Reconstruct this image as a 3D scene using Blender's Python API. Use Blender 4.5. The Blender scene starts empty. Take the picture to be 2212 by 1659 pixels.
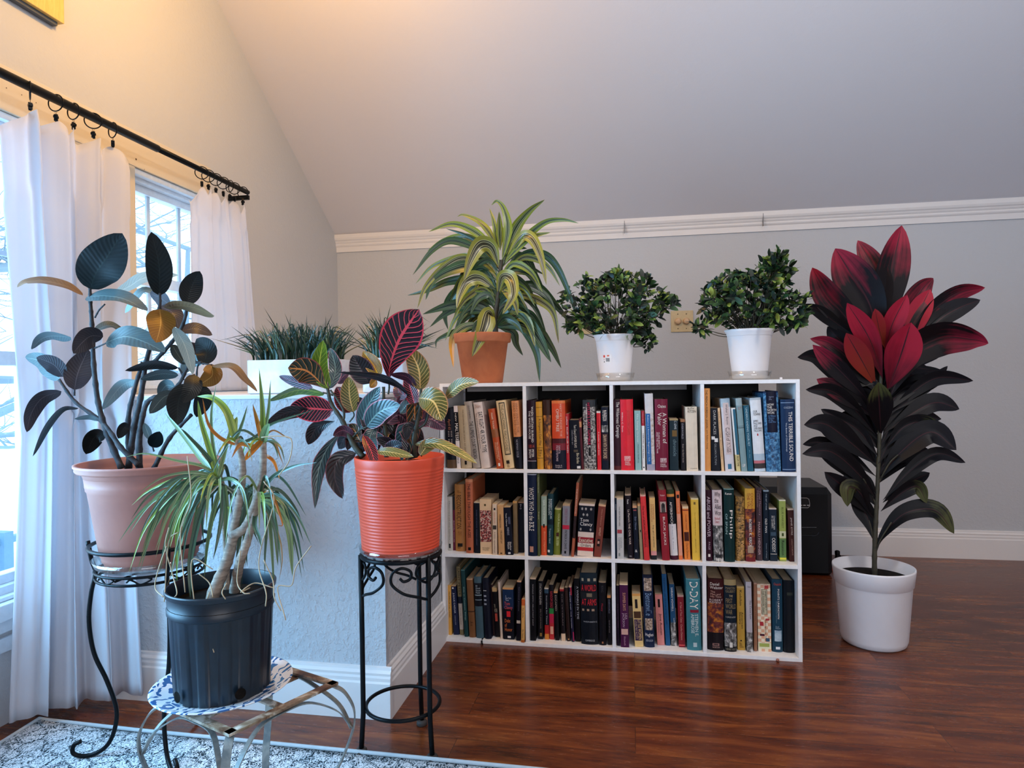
import bpy, bmesh, math, random
from math import sin, cos, pi, radians, sqrt
from mathutils import Vector, Matrix
S = bpy.context.scene
COL = S.collection
# ------------------------------------------------------------ camera
FPX, YAW, PIT, ROL, CAMH = 1436.3, .1773, -.0059, .0130, .9204
CX, CY = 1106.0, 829.5
def ray(u, v):
    X = (u-CX)/FPX; U = -(v-CY)/FPX
    xc = X*cos(ROL)+U*sin(ROL); uu = -X*sin(ROL)+U*cos(ROL)
    zc = cos(PIT)-uu*sin(PIT); yc = sin(PIT)+uu*cos(PIT)
    return Vector((xc*cos(YAW)-zc*sin(YAW), xc*sin(YAW)+zc*cos(YAW), yc))
EYE = Vector((0, 0, CAMH))
def at(u, v, Y=None, Z=None, X=None):
    """point of the room seen at pixel (u, v) on the plane y=Y, z=Z or x=X"""
    r = ray(u, v)
    if Y is not None: t = Y/r.y
    elif Z is not None: t = (Z-CAMH)/r.z
    else: t = X/r.x
    return EYE+r*t
cam = bpy.data.cameras.new('camera'); co = bpy.data.objects.new('camera', cam); COL.objects.link(co)
fw = ray(CX, CY).normalized(); rt = (ray(CX+FPX, CY)-ray(CX, CY)).normalized(); up = rt.cross(fw)
m = Matrix((rt, up, -fw)).transposed().to_4x4(); m.translation = EYE
co.matrix_world = m
cam.sensor_width = 36; cam.lens = FPX/2212*36; cam.clip_start = .02; cam.clip_end = 200
S.camera = co
S.view_settings.view_transform = 'Standard'; S.view_settings.look = 'None'
S.view_settings.gamma = 1; S.view_settings.use_curve_mapping = False
S.view_settings.exposure = -0.16
# ------------------------------------------------------------ sky and lamps
w = bpy.data.worlds.new('sky'); S.world = w; w.use_nodes = True
bg = w.node_tree.nodes['Background']; bg.inputs[0].default_value = (.62, .82, 1, 1); bg.inputs[1].default_value = 4.2
def lamp(name, kind, loc, energy, color, size=.2, target=None, sy=None, spread=None):
    l = bpy.data.lights.new(name, kind); l.energy = energy; l.color = color
    o = bpy.data.objects.new(name, l); COL.objects.link(o); o.location = loc
    if kind == 'AREA':
        l.size = size
        if sy: l.shape = 'RECTANGLE'; l.size_y = sy
    else: l.shadow_soft_size = size
    if target: o.rotation_euler = (Vector(target)-Vector(loc)).to_track_quat('-Z', 'Y').to_euler()
    return o
lamp('warm_ceiling_lamp', 'POINT', (-.95, 1.75, 2.42), 40, (1, .50, .07), .07)
lamp('room_ceiling_lamp', 'POINT', (.85, 1.15, 2.55), 50, (1, .94, .90), .10)
lamp('rear_fill_light', 'AREA', (1.6, -2.6, 1.5), 62, (.93, .92, .97), 2.6, (.8, 3, 1.3), 1.4)  # soft fill added behind the camera; the rear wall has no window
lamp('side_window_light', 'AREA', (-1.9, .75, 1.05), 112, (.24, .62, 1), 1.2, (0, .75, .8), 1.3)

# ------------------------------------------------------------ materials
def lin(c):
    if isinstance(c, str):
        c = c.lstrip('#'); c = [int(c[i:i+2], 16)/255 for i in (0, 2, 4)]
        c = [x/12.92 if x <= .04045 else ((x+.055)/1.055)**2.4 for x in c]
    return (c[0], c[1], c[2], 1)
MATS = {}
class NT:
    def __init__(s, name, rough=.6, spec=.5, metal=0):
        s.m = bpy.data.materials.new(name); s.m.use_nodes = True; s.t = s.m.node_tree
        s.b = s.t.nodes['Principled BSDF']; s.b.inputs['Roughness'].default_value = rough
        s.b.inputs['Specular IOR Level'].default_value = spec; s.b.inputs['Metallic'].default_value = metal
    def n(s, ty, ins=None, **kw):
        x = s.t.nodes.new(ty)
        for k, v in kw.items(): setattr(x, k, v)
        for k, v in (ins or {}).items():
            if isinstance(v, bpy.types.NodeSocket): s.t.links.new(v, x.inputs[k])
            else: x.inputs[k].default_value = v
        return x
    def coord(s, k='Object', scale=(1, 1, 1), rot=(0, 0, 0)):
        c = s.n('ShaderNodeTexCoord')
        return s.n('ShaderNodeMapping', {0: c.outputs[k], 'Scale': scale, 'Rotation': rot}).outputs[0]
    def noise(s, vec, scale=5, detail=4, rough=.5, dist=0):
        return s.n('ShaderNodeTexNoise', {'Vector': vec, 'Scale': scale, 'Detail': detail, 'Roughness': rough, 'Distortion': dist}).outputs['Fac']
    def ramp(s, fac, stops, interp='LINEAR'):
        r = s.n('ShaderNodeValToRGB', {'Fac': fac}); e = r.color_ramp; e.interpolation = interp
        while len(e.elements) < len(stops): e.elements.new(.5)
        for el, (p, c) in zip(e.elements, stops): el.position = p; el.color = lin(c)
        return r.outputs[0]
    def mix(s, f, a, b, mode='MIX'):
        x = s.t.nodes.new('ShaderNodeMix'); x.data_type = 'RGBA'; x.blend_type = mode
        for k, v in ((0, f), (6, a), (7, b)):
            if isinstance(v, bpy.types.NodeSocket): s.t.links.new(v, x.inputs[k])
            else: x.inputs[k].default_value = lin(v) if isinstance(v, str) else v
        return x.outputs[2]
    def math(s, op, a, b=0.0, c=0.0):
        x = s.t.nodes.new('ShaderNodeMath'); x.operation = op
        for k, v in enumerate((a, b, c)):
            if isinstance(v, bpy.types.NodeSocket): s.t.links.new(v, x.inputs[k])
            else: x.inputs[k].default_value = v
        return x.outputs[0]
    def col(s, c):
        if isinstance(c, bpy.types.NodeSocket): s.t.links.new(c, s.b.inputs['Base Color'])
        else: s.b.inputs['Base Color'].default_value = lin(c)
        return s
    def bump(s, h, strength=.3, dist=.01):
        b = s.n('ShaderNodeBump', {'Height': h, 'Strength': strength, 'Distance': dist})
        s.t.links.new(b.outputs[0], s.b.inputs['Normal']); return s
def plain(c, rough=.55, metal=0, spec=.5):
    k = (c, rough, metal)
    if k not in MATS:
        t = NT('plain_'+c.strip('#'), rough, spec, metal)
        v = t.noise(t.coord(), 60, 3)
        k_ = lin(c); lm = (k_[0]+k_[1]+k_[2])/3; g_ = min(1, (lm/.16)**.35) if lm > 0 else 1; k_ = tuple(q*g_ for q in k_[:3])+(1,); t.b.inputs['Specular IOR Level'].default_value = min(spec, .2+lm)
        t.col(t.mix(v, tuple(q*.86 for q in k_[:3])+(1,), tuple(min(1, q*1.1) for q in k_[:3])+(1,)))
        MATS[k] = t.m
    return MATS[k]
def wallmat(name, c, bumpS=.25, scale=90, rough=.75):
    t = NT(name, rough, .3); v = t.coord()
    t.col(t.mix(t.math('MULTIPLY', t.noise(v, 2, 3), .10), c, '#b9b4ae'))
    h = t.noise(v, scale, 3, .6); h = t.ramp(h, [(.45, '#000000'), (.72, '#ffffff')])
    return t.bump(h, bumpS, .004).m
M = {}
M['wall'] = wallmat('painted_grey_wall', '#c3c6ca', .16, 60)
M['wallhalf'] = wallmat('orange_peel_grey_wall', '#c3c6ca', .55, 75)
M['ceiling'] = wallmat('ceiling_paint', '#dedce0', .06, 40)
M['trimw'] = wallmat('white_trim_paint', '#e9e6e4', .03, 30, .45)
M['cream'] = wallmat('cream_board', '#d9cdb6', .05, 30, .6)
M['frame'] = plain('#dfe9f2', .35)
M['shelf'] = plain('#f8f7f7', .42)
M['iron'] = plain('#141a20', .38, .3)
def floor_mat():
    t = NT('wood_floor', .22, .45)
    v = t.coord('Object')
    br = t.n('ShaderNodeTexBrick', {'Vector': v, 'Color1': lin('#000000'), 'Color2': lin('#ffffff'), 'Mortar': lin('#000000'), 'Scale': 1, 'Mortar Size': .0008, 'Brick Width': 1.22, 'Row Height': .127, 'Bias': 0})
    br.offset = .37
    rnd = br.outputs['Color']
    sx = t.n('ShaderNodeVectorMath', {0: v, 1: (1.6, 11, 1)}, operation='MULTIPLY').outputs[0]
    off = t.n('ShaderNodeVectorMath', {0: rnd, 1: (9, 5, 3)}, operation='MULTIPLY').outputs[0]
    vv = t.n('ShaderNodeVectorMath', {0: sx, 1: off}, operation='ADD').outputs[0]
    g1 = t.noise(vv, 1.6, 7, .62, .9); g2 = t.noise(vv, 7, 6, .7, .3)
    c = t.ramp(g1, [(.28, '#200c08'), (.40, '#4c2012'), (.52, '#6c3218'), (.61, '#8c4a22'), (.68, '#a05c2a'), (.80, '#441a0c')])
    c = t.mix(t.math('MULTIPLY', g2, .55), c, t.ramp(g2, [(.36, '#160705'), (.62, '#84481f')]))
    c = t.mix(t.math('MULTIPLY', t.ramp(rnd, [(0, '#000000'), (1, '#ffffff')]), .35), c, '#5e2412')
    c = t.mix(t.math('MULTIPLY', br.outputs['Fac'], .6), c, '#1a0805')
    t.col(c); t.bump(g2, .12, .002)
    t.t.links.new(t.n('ShaderNodeMapRange', {'Value': g2, 'To Min': .17, 'To Max': .34}).outputs[0], t.b.inputs['Roughness'])
    return t.m
M['floor'] = floor_mat()
def rug_mat():
    t = NT('rug_weave', .95, .1); v = t.coord('Object')
    a = t.noise(t.coord('Object', (150, 420, 1)), 1, 6, .85, .2)
    vo = t.n('ShaderNodeTexVoronoi', {'Vector': v, 'Scale': 22}, feature='DISTANCE_TO_EDGE').outputs[0]
    w2 = t.n('ShaderNodeTexWave', {'Vector': v, 'Scale': 32, 'Distortion': 16, 'Detail': 4, 'Detail Scale': 2.5}).outputs['Fac']
    f = t.math('ADD', t.math('MULTIPLY', a, 1.1), t.math('MULTIPLY', w2, .22))
    f = t.math('SUBTRACT', f, t.math('MULTIPLY', t.math('MINIMUM', vo, .12), 1.1))
    c = t.ramp(f, [(.48, '#dfe3e6'), (.58, '#bcc8d0'), (.63, '#54646c'), (.70, '#18262f')])
    t.col(c).bump(t.noise(t.coord('Object', (500, 500, 500)), 1, 2), .5, .002); return t.m
M['rug'] = rug_mat()
def curtain_mat():
    t = NT('curtain_cloth', .9, .1); v = t.coord('Object', (900, 900, 900))
    t.col('#e2e0e3').bump(t.noise(v, 1, 2), .15, .001)
    tr = t.n('ShaderNodeBsdfTranslucent', {'Color': (.85, .89, .96, 1)}); mx = t.n('ShaderNodeMixShader', {0: .42, 1: t.b.outputs[0], 2: tr.outputs[0]})
    t.t.links.new(mx.outputs[0], t.t.nodes['Material Output'].inputs[0]); return t.m
M['curtain'] = curtain_mat()
def clear_mat(name, fac=.14, c=(1, 1, 1, 1)):
    t = NT(name, .05)
    gl = t.n('ShaderNodeBsdfGlossy', {'Roughness': .03}); tr = t.n('ShaderNodeBsdfTransparent', {'Color': c})
    fr = t.n('ShaderNodeLayerWeight', {'Blend': .25})
    f = t.math('ADD', t.math('MULTIPLY', fr.outputs['Facing'], .5), fac*.4)
    mx = t.n('ShaderNodeMixShader', {0: f, 1: tr.outputs[0], 2: gl.outputs[0]})
    t.t.links.new(mx.outputs[0], t.t.nodes['Material Output'].inputs[0]); return t.m
M['glass'] = clear_mat('window_glass', .05, (.95, .98, 1, 1)); M['clear'] = clear_mat('clear_plastic', .3, (.93, .93, .92, 1))
def mott(name, stops, scale=20, rough=.5, stretch=(1, 1, 1), detail=6, dist=.5):
    t = NT(name, rough); t.col(t.ramp(t.noise(t.coord('Object', stretch), scale, detail, .6, dist), stops)); MATS[name] = t.m; M[name] = t.m
    return t.m
mott('terracotta', [(.3, '#a35a38'), (.7, '#bd7048')], 14, .8)
mott('claypink', [(.3, '#a2685c'), (.7, '#b57868')], 8, .55)
mott('redpot', [(.3, '#e04a2c'), (.7, '#e8583a')], 6, .42)
mott('blackpot', [(.3, '#06141f'), (.75, '#0c2130')], 25, .38)
mott('soil', [(.35, '#080706'), (.6, '#1c1612'), (.8, '#3a2c22')], 90, .95)
mott('whitepot', [(.3, '#ebe8ea'), (.7, '#f4f2f4')], 5, .3)
mott('rubberbark', [(.3, '#1e1c20'), (.6, '#3e3a3c'), (.8, '#5c5450')], 60, .8)
M['soil'].node_tree.nodes['Principled BSDF'].inputs['Specular IOR Level'].default_value = .1
mott('bark', [(.3, '#6b6058'), (.55, '#a39384'), (.8, '#c8b8a6')], 40, .85, (1, 1, 3))
mott('greenstem', [(.3, '#2c2a22'), (.7, '#4c4632')], 40, .6)
mott('rustpaint', [(.4, '#c9c2b4'), (.5, '#8c7a62'), (.62, '#5c3c22'), (.75, '#2c1e16')], 22, .5, (1, 1, 1), 8, .8)
mott('greymetal', [(.4, '#5d6668'), (.6, '#8a8d88'), (.75, '#3c3a36')], 24, .42)
mott('woodpanel', [(.3, '#d9ae5c'), (.7, '#e9c87c')], 18, .6, (1, 6, 1))
mott('paper', [(.3, '#c8b08c'), (.7, '#dcc8a4')], 40, .9, (1, 1, 1))
mott('photo', [(.34, '#141416'), (.5, '#6e6c6a'), (.64, '#d8d4d0')], 110, .5, (1, 1, .6))
mott('bluephoto', [(.34, '#0c2240'), (.5, '#2c6a9a'), (.68, '#7ab0d0')], 110, .4)
mott('rubble', [(.38, '#14141a'), (.5, '#77716c'), (.6, '#c9c3bc')], 170, .5)
mott('painting', [(.36, '#2a140c'), (.5, '#7a4318'), (.64, '#d8892c')], 95, .5, (1, 1, .5))
mott('battle', [(.34, '#0e1018'), (.44, '#3c2a26'), (.52, '#b01c1c'), (.58, '#d8cdbb'), (.7, '#54483c')], 150, .5)
mott('camo', [(.36, '#1e1810'), (.5, '#7c5a26'), (.64, '#c8964a')], 120, .5)
mott('flame', [(.36, '#20141a'), (.5, '#6a2022'), (.64, '#c8781c')], 60, .45)
mott('mapmat', [(.36, '#b89c88'), (.5, '#d9cfc9'), (.66, '#e6e0de')], 90, .5)
mott('portrait', [(.36, '#4a3c34'), (.5, '#a88c76'), (.64, '#d8c6b4')], 160, .5)
mott('skyblue', [(.36, '#7c9cb4'), (.6, '#b8ccd6')], 40, .5)
def check_mat():
    t = NT('checkered_paper', .5); c = t.n('ShaderNodeTexChecker', {'Vector': t.coord('Object'), 'Color1': lin('#efe0c4'), 'Color2': lin('#e2ab88'), 'Scale': 95}); t.col(c.outputs[0]); MATS['checks'] = t.m
check_mat()
def plate_mat():
    t = NT('painted_plate', .15); v = t.coord('Object')
    a = t.n('ShaderNodeTexWave', {'Vector': v, 'Scale': 14, 'Distortion': 14, 'Detail': 2, 'Detail Scale': 1.5}).outputs['Fac']
    b = t.n('ShaderNodeTexVoronoi', {'Vector': v, 'Scale': 26}, feature='DISTANCE_TO_EDGE').outputs[0]
    f = t.math('MULTIPLY', t.math('GREATER_THAN', a, .68), t.math('GREATER_THAN', b, .035))
    t.col(t.mix(f, '#e4e6e8', '#245a94')); return t.m
M['plate'] = plate_mat()

# ---- leaf materials use UV: u along the leaf, v across (0..1)
def leafbase(name, rough=.35):
    t = NT(name, rough, .5); tc = t.n('ShaderNodeTexCoord'); s = t.n('ShaderNodeSeparateXYZ', {0: tc.outputs['UV']})
    t.u, t.v = s.outputs[0], s.outputs[1]
    t.a = t.math('ABSOLUTE', t.math('SUBTRACT', t.v, .5))      # 0 at the midrib, .5 at the edge
    return t
def rubber(name, c1, c2, rib):
    t = leafbase(name, .42); t.b.inputs['Specular IOR Level'].default_value = .3
    s = t.math('SINE', t.math('ADD', t.math('MULTIPLY', t.u, 95), t.math('MULTIPLY', t.a, -34)))
    c = t.mix(t.math('MULTIPLY', t.math('ADD', s, 1), .07), t.ramp(t.noise(t.coord('Object'), 9), [(.3, c1), (.7, c2)]), rib)
    c = t.mix(t.math('LESS_THAN', t.a, .018), c, rib)
    M[name] = t.col(c).bump(s, .10, .002).m
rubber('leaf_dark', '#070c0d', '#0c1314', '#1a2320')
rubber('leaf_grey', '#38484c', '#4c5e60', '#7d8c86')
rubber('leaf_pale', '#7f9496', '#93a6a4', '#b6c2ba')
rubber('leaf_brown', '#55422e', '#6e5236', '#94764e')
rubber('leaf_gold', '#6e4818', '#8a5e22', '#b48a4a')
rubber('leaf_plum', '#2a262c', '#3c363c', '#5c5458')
def croton(name, base1, base2, vein, edge, k=15, thick=.28):
    t = leafbase(name, .28)
    n = t.math('MULTIPLY', t.noise(t.coord('Object'), 30, 2), .6)
    ph = t.math('ADD', t.math('SUBTRACT', t.math('MULTIPLY', t.u, k), t.math('MULTIPLY', t.a, k*.42)), n)
    tri = t.math('ABSOLUTE', t.math('SUBTRACT', t.math('FRACT', ph), .5))
    vein_f = t.math('LESS_THAN', tri, .5*thick*.45)
    mid = t.math('LESS_THAN', t.a, .035); ed = t.math('GREATER_THAN', t.a, .455)
    c = t.ramp(t.noise(t.coord('Object'), 16), [(.35, base1), (.65, base2)])
    c = t.mix(vein_f, c, vein); c = t.mix(mid, c, vein); c = t.mix(ed, c, edge)
    M[name] = t.col(c).bump(tri, .4, .003).m
croton('croton_red', '#16060f', '#240a16', '#d8404a', '#c82c3c', 13, .36)
croton('croton_olive', '#4a4218', '#6e6226', '#d8a860', '#a86a40', 12, .3)
croton('croton_dark', '#0c0d10', '#17181c', '#3a2c2e', '#6c3c44', 11, .2)
croton('croton_teal', '#1e3034', '#3c5254', '#708880', '#c0747c', 11, .2)
croton('croton_lime', '#3c5c10', '#5e7c18', '#b0b83c', '#8ca038', 10, .15)
croton('croton_yellow', '#3a2c14', '#5c4a14', '#e0a024', '#d8863c', 17, .6)
croton('croton_orange', '#1c1e14', '#2c3018', '#e0843c', '#8c3c30', 9, .2)
croton('croton_purple', '#2c1828', '#4a2c40', '#8c5060', '#8c3c50', 11, .25)
def stripes(name, edge, dark, line, tipc=None):
    t = leafbase(name, .32)
    c = t.ramp(t.a, [(0, dark), (.08, dark), (.11, line), (.14, dark), (.20, dark), (.23, line), (.26, edge), (.5, edge)])
    n = t.noise(t.coord('Object'), 12)
    c = t.mix(t.math('MULTIPLY', n, .35), c, dark)
    if tipc: c = t.mix(t.n('ShaderNodeMapRange', {'Value': t.u, 'From Min': .55, 'From Max': .75}).outputs[0], c, tipc)
    M[name] = t.col(c).m
stripes('drac_bright', '#86962a', '#26402c', '#c4cc90'); stripes('drac_dark', '#3a5630', '#142c26', '#7c9468')
stripes('drac_yellow', '#9c9a3c', '#3c3a24', '#d8d4a0'); stripes('drac_dying', '#5a6a2c', '#283c28', '#c4b878', '#d0902c')
stripes('marg_green', '#7c9660', '#44643c', '#b8c49c'); stripes('marg_dark', '#48664c', '#203c30', '#7c9478'); stripes('marg_lime', '#94a840', '#587828', '#b4c068')
stripes('marg_dry', '#a07c50', '#8a6638', '#b89868'); stripes('marg_orange', '#c87820', '#a05c18', '#d89838')
stripes('grass_blade', '#28443a', '#142a28', '#3c5a4a'); stripes('grass_light', '#4c6440', '#2a4434', '#6c8460')
def cordy(name, base, tip, f0=.45, f1=.8, edge='#7c1c2c'):
    t = leafbase(name, .45); t.b.inputs['Specular IOR Level'].default_value = .22 if name[:4] == 'cord' else .45
    tc2 = t.n('ShaderNodeTexCoord'); n1 = t.noise(t.n('ShaderNodeMapping', {0: tc2.outputs['UV'], 'Scale': (1.3, 9, 1)}).outputs[0], 1, 3)
    n = t.math('ADD', t.math('MULTIPLY', t.noise(t.coord('Object'), 11, 3), .55), t.math('MULTIPLY', n1, .45))
    f = t.n('ShaderNodeMapRange', {'Value': t.math('ADD', t.u, t.math('MULTIPLY', t.math('SUBTRACT', n, .5), 1.5)), 'From Min': f0, 'From Max': f1}).outputs[0]
    s = t.math('SINE', t.math('MULTIPLY', t.a, 120))
    c = t.mix(f, t.mix(t.math('MULTIPLY', t.math('ADD', s, 1), .1), base, '#000000'), tip)
    c = t.mix(t.math('LESS_THAN', t.a, .02), c, '#3a1a20')
    M[name] = t.col(c).m
cordy('cordy_dark', '#0d0c10', '#16141a', .4, .9); cordy('cordy_tip', '#120b10', '#8c1a32', .60, 1.0)
cordy('cordy_red', '#3a0a18', '#9c1a30', .0, .7); cordy('cordy_orange', '#8c3020', '#8c2028', .3, .8); cordy('cordy_olive', '#0d0c10', '#4c4c2a', .68, .9)
cordy('gard_dark', '#0c1c16', '#16301e', .2, .9); cordy('gard_mid', '#1e3e20', '#38602c', .2, .9); cordy('gard_lime', '#54742e', '#8ca048', .2, .9)

# ------------------------------------------------------------ object helpers
def link(name, bm, mats, parent=None, loc=None, rot=None, smooth=False):
    me = bpy.data.meshes.new(name); bm.normal_update(); bm.to_mesh(me); bm.free()
    for mm in (mats if isinstance(mats, (list, tuple)) else [mats]): me.materials.append(mm)
    if smooth:
        for p in me.polygons: p.use_smooth = True
    o = bpy.data.objects.new(name, me); COL.objects.link(o)
    if parent: o.parent = parent
    if loc is not None: o.location = loc
    if rot is not None: o.rotation_euler = rot
    return o
def tag(o, label, cat, group=None, kind=None):
    o['label'] = label; o['category'] = cat
    if group: o['group'] = group
    if kind: o['kind'] = kind
    return o
def empty(name, loc, label, cat, group=None, rz=0):
    o = bpy.data.objects.new(name, None); COL.objects.link(o); o.location = loc; o.rotation_euler = (0, 0, rz); o.empty_display_size = .05
    return tag(o, label, cat, group)
def box(bm, a, b, mi=0, bev=0, M4=None):
    x0, y0, z0 = a; x1, y1, z1 = b
    vs = [bm.verts.new(p) for p in ((x0, y0, z0), (x1, y0, z0), (x1, y1, z0), (x0, y1, z0), (x0, y0, z1), (x1, y0, z1), (x1, y1, z1), (x0, y1, z1))]
    fs = [bm.faces.new([vs[i] for i in f]) for f in ((3, 2, 1, 0), (4, 5, 6, 7), (0, 1, 5, 4), (1, 2, 6, 5), (2, 3, 7, 6), (3, 0, 4, 7))]
    for f in fs: f.material_index = mi
    if bev:
        r = bmesh.ops.bevel(bm, geom=list({e for f in fs for e in f.edges}), offset=bev, segments=2, affect='EDGES', profile=.6)
        vs = list({v for f in r['faces'] for v in f.verts} | {v for v in vs if v.is_valid})
        for f in r['faces']: f.material_index = mi
    if M4 is not None: bmesh.ops.transform(bm, matrix=M4, verts=[v for v in vs if v.is_valid])
def B(name, a, b, mat, parent=None, bev=0, smooth=False, **k):
    bm = bmesh.new(); box(bm, a, b, 0, bev); o = link(name, bm, mat, parent, smooth=smooth, **k); return o
def struct(name, a, b, mat, bev=0):
    o = B(name, a, b, mat, bev=bev); o['kind'] = 'structure'; return o
def spline(pts, n=8):
    """Catmull-Rom through the points"""
    P = [Vector(p) for p in pts]
    if len(P) == 2: return [P[0].lerp(P[1], i/n) for i in range(n+1)]
    P = [P[0]*2-P[1]]+P+[P[-1]*2-P[-2]]; out = []
    for i in range(1, len(P)-2):
        a, b, c, d = P[i-1:i+3]
        for k in range(n):
            t = k/n
            out.append(.5*((2*b)+(c-a)*t+(2*a-5*b+4*c-d)*t*t+(3*b-a-3*c+d)*t**3))
    out.append(P[-2]); return out
def tube(bm, pts, r, seg=8, closed=False, mi=0, flat=None):
    """tube along pts; r a number or list; flat=(w,h) gives a rectangular strap"""
    P = [Vector(p) for p in pts]; n = len(P); rings = []
    R = r if isinstance(r, (list, tuple)) else [r]*n
    tan = []
    for i in range(n):
        a = P[(i-1) % n] if closed or i else P[0]; b = P[(i+1) % n] if closed or i < n-1 else P[-1]
        tan.append((b-a).normalized() if (b-a).length > 1e-9 else Vector((0, 0, 1)))
    u = tan[0].orthogonal().normalized()
    if abs(tan[0].z) < .9: u = (Vector((0, 0, 1))-tan[0]*tan[0].z).normalized()
    for i in range(n):
        u = (u-tan[i]*u.dot(tan[i])); u = u.normalized() if u.length > 1e-6 else tan[i].orthogonal().normalized()
        v = tan[i].cross(u)
        if flat: q = [(flat[0], flat[1]), (-flat[0], flat[1]), (-flat[0], -flat[1]), (flat[0], -flat[1])]; rings.append([bm.verts.new(P[i]+u*a_+v*b_) for a_, b_ in q])
        else: rings.append([bm.verts.new(P[i]+(u*cos(2*pi*k/seg)+v*sin(2*pi*k/seg))*R[i]) for k in range(seg)])
    s = len(rings[0])
    for i in range(n if closed else n-1):
        A, Bq = rings[i], rings[(i+1) % n]
        for k in range(s):
            f = bm.faces.new((A[k], A[(k+1) % s], Bq[(k+1) % s], Bq[k])); f.material_index = mi
    if not closed:
        for rr, inv in ((rings[0], 1), (rings[-1], 0)):
            f = bm.faces.new(rr[::-1] if inv else rr); f.material_index = mi
def T(name, pts, r, mat, parent=None, seg=8, closed=False, flat=None):
    bm = bmesh.new(); tube(bm, pts, r, seg, closed, 0, flat); bmesh.ops.recalc_face_normals(bm, faces=bm.faces)
    return link(name, bm, mat, parent, smooth=not flat)
def circle(c, r, n=48, rz=0): return [Vector((c[0]+r*cos(rz+2*pi*k/n), c[1]+r*sin(rz+2*pi*k/n), c[2])) for k in range(n)]
def lathe(bm, prof, seg=64, mod=None, sx=1, sy=1, mi=0, cap=True):
    rings = []
    for r, z in prof:
        rings.append([bm.verts.new(((r+(mod(k*2*pi/seg, z) if mod and r > 0 else 0))*cos(2*pi*k/seg)*sx, (r+(mod(k*2*pi/seg, z) if mod and r > 0 else 0))*sin(2*pi*k/seg)*sy, z)) for k in range(seg)])
    for A, C in zip(rings, rings[1:]):
        for k in range(seg):
            f = bm.faces.new((A[k], A[(k+1) % seg], C[(k+1) % seg], C[k])); f.material_index = mi
    if cap:
        bm.faces.new(rings[0][::-1]).material_index = mi; bm.faces.new(rings[-1]).material_index = mi
    bmesh.ops.recalc_face_normals(bm, faces=bm.faces)
def L(name, prof, mat, parent=None, loc=None, **k):
    bm = bmesh.new(); lathe(bm, prof, **k); return link(name, bm, mat, parent, loc=loc, smooth=True)
def smooth_angle(o, deg=35):
    me = o.data
    for p in me.polygons: p.use_smooth = True
    md = o.modifiers.new('edge', 'EDGE_SPLIT'); md.split_angle = radians(deg)
def leaf(bm, pts, width, normal=None, mi=0, tilt=0, prof='lance', cup=.12, wave=0, n=6, across=4, uvl=None, fold=0):
    """ribbon leaf through the 3D points, broad face turned to the eye and then tilted"""
    P = spline(pts, n) if len(pts) > 2 else spline(pts, 10)
    N = len(P); ln = [0]
    for a, b in zip(P, P[1:]): ln.append(ln[-1]+(b-a).length)
    tot = ln[-1] or 1; rows = []
    for i, p in enumerate(P):
        t = ln[i]/tot
        tg = (P[min(i+1, N-1)]-P[max(i-1, 0)]).normalized()
        nv = normal if normal is not None else (EYE-p).normalized()
        side = tg.cross(nv)
        side = side.normalized() if side.length > 1e-4 else tg.orthogonal().normalized()
        nn = side.cross(tg).normalized()
        if tilt:
            a = radians(tilt); side, nn = side*cos(a)+nn*sin(a), nn*cos(a)-side*sin(a)
        if prof == 'ellipse': w_ = max(0, sin(pi*min(1, t**.85)))**.62
        elif prof == 'obov': w_ = max(0, sin(pi*t**1.45))**.75
        elif prof == 'blade': w_ = min(1, .6+t*3)*max(0, 1-t**2.2)**.9
        elif prof == 'strap': w_ = min(1, .45+t*4)*max(0, 1-t**3.5)**.8
        else: w_ = (min(1, t/.42)**.75)*(max(0, (1-t))/.58 if t > .42 else 1)**.72 if t < 1 else 0
        w_ = max(w_, .012)*width/2
        row = []
        for k in range(across+1):
            s = 2*k/across-1
            off = -cup*abs(s)**1.5*w_+wave*w_*sin(t*17+s*1.5)*s*s
            if fold: off = fold*abs(s)*w_
            row.append(bm.verts.new(p+side*(s*w_)+nn*off))
        rows.append((row, t))
    uvl = uvl or bm.loops.layers.uv.verify()
    for (A, ta), (C, tb) in zip(rows, rows[1:]):
        for k in range(across):
            f = bm.faces.new((A[k], A[k+1], C[k+1], C[k])); f.material_index = mi; f.smooth = True
            for lp, uv in zip(f.loops, ((ta, k/across), (ta, (k+1)/across), (tb, (k+1)/across), (tb, k/across))): lp[uvl].uv = uv
# ------------------------------------------------------------ the room
XW, YB, YF, XS = -1.69, 3.668, 1.725, -.669      # gable wall, knee wall, half wall front, half wall side
ZT, ZL = 1.764, .888                               # top of knee wall, ledge
SL = .677
W1, W2 = (.15, 1.715, .335, 1.675), (2.04, 2.64, .905, 1.675)
bm = bmesh.new(); box(bm, (-1.9, -3.1, -.05), (4.4, 3.75, 0)); o = link('floor', bm, M['floor']); o['kind'] = 'structure'
struct('wall_back', (-1.9, YB, 0), (4.4, YB+.08, 1.9), M['wall'])
struct('wall_right', (4.3, -3.1, 0), (4.38, 3.7, 4.3), M['wall'])
struct('wall_rear', (-1.9, -3.1, 0), (4.4, -3.02, 1.9), M['wall'])
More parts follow.
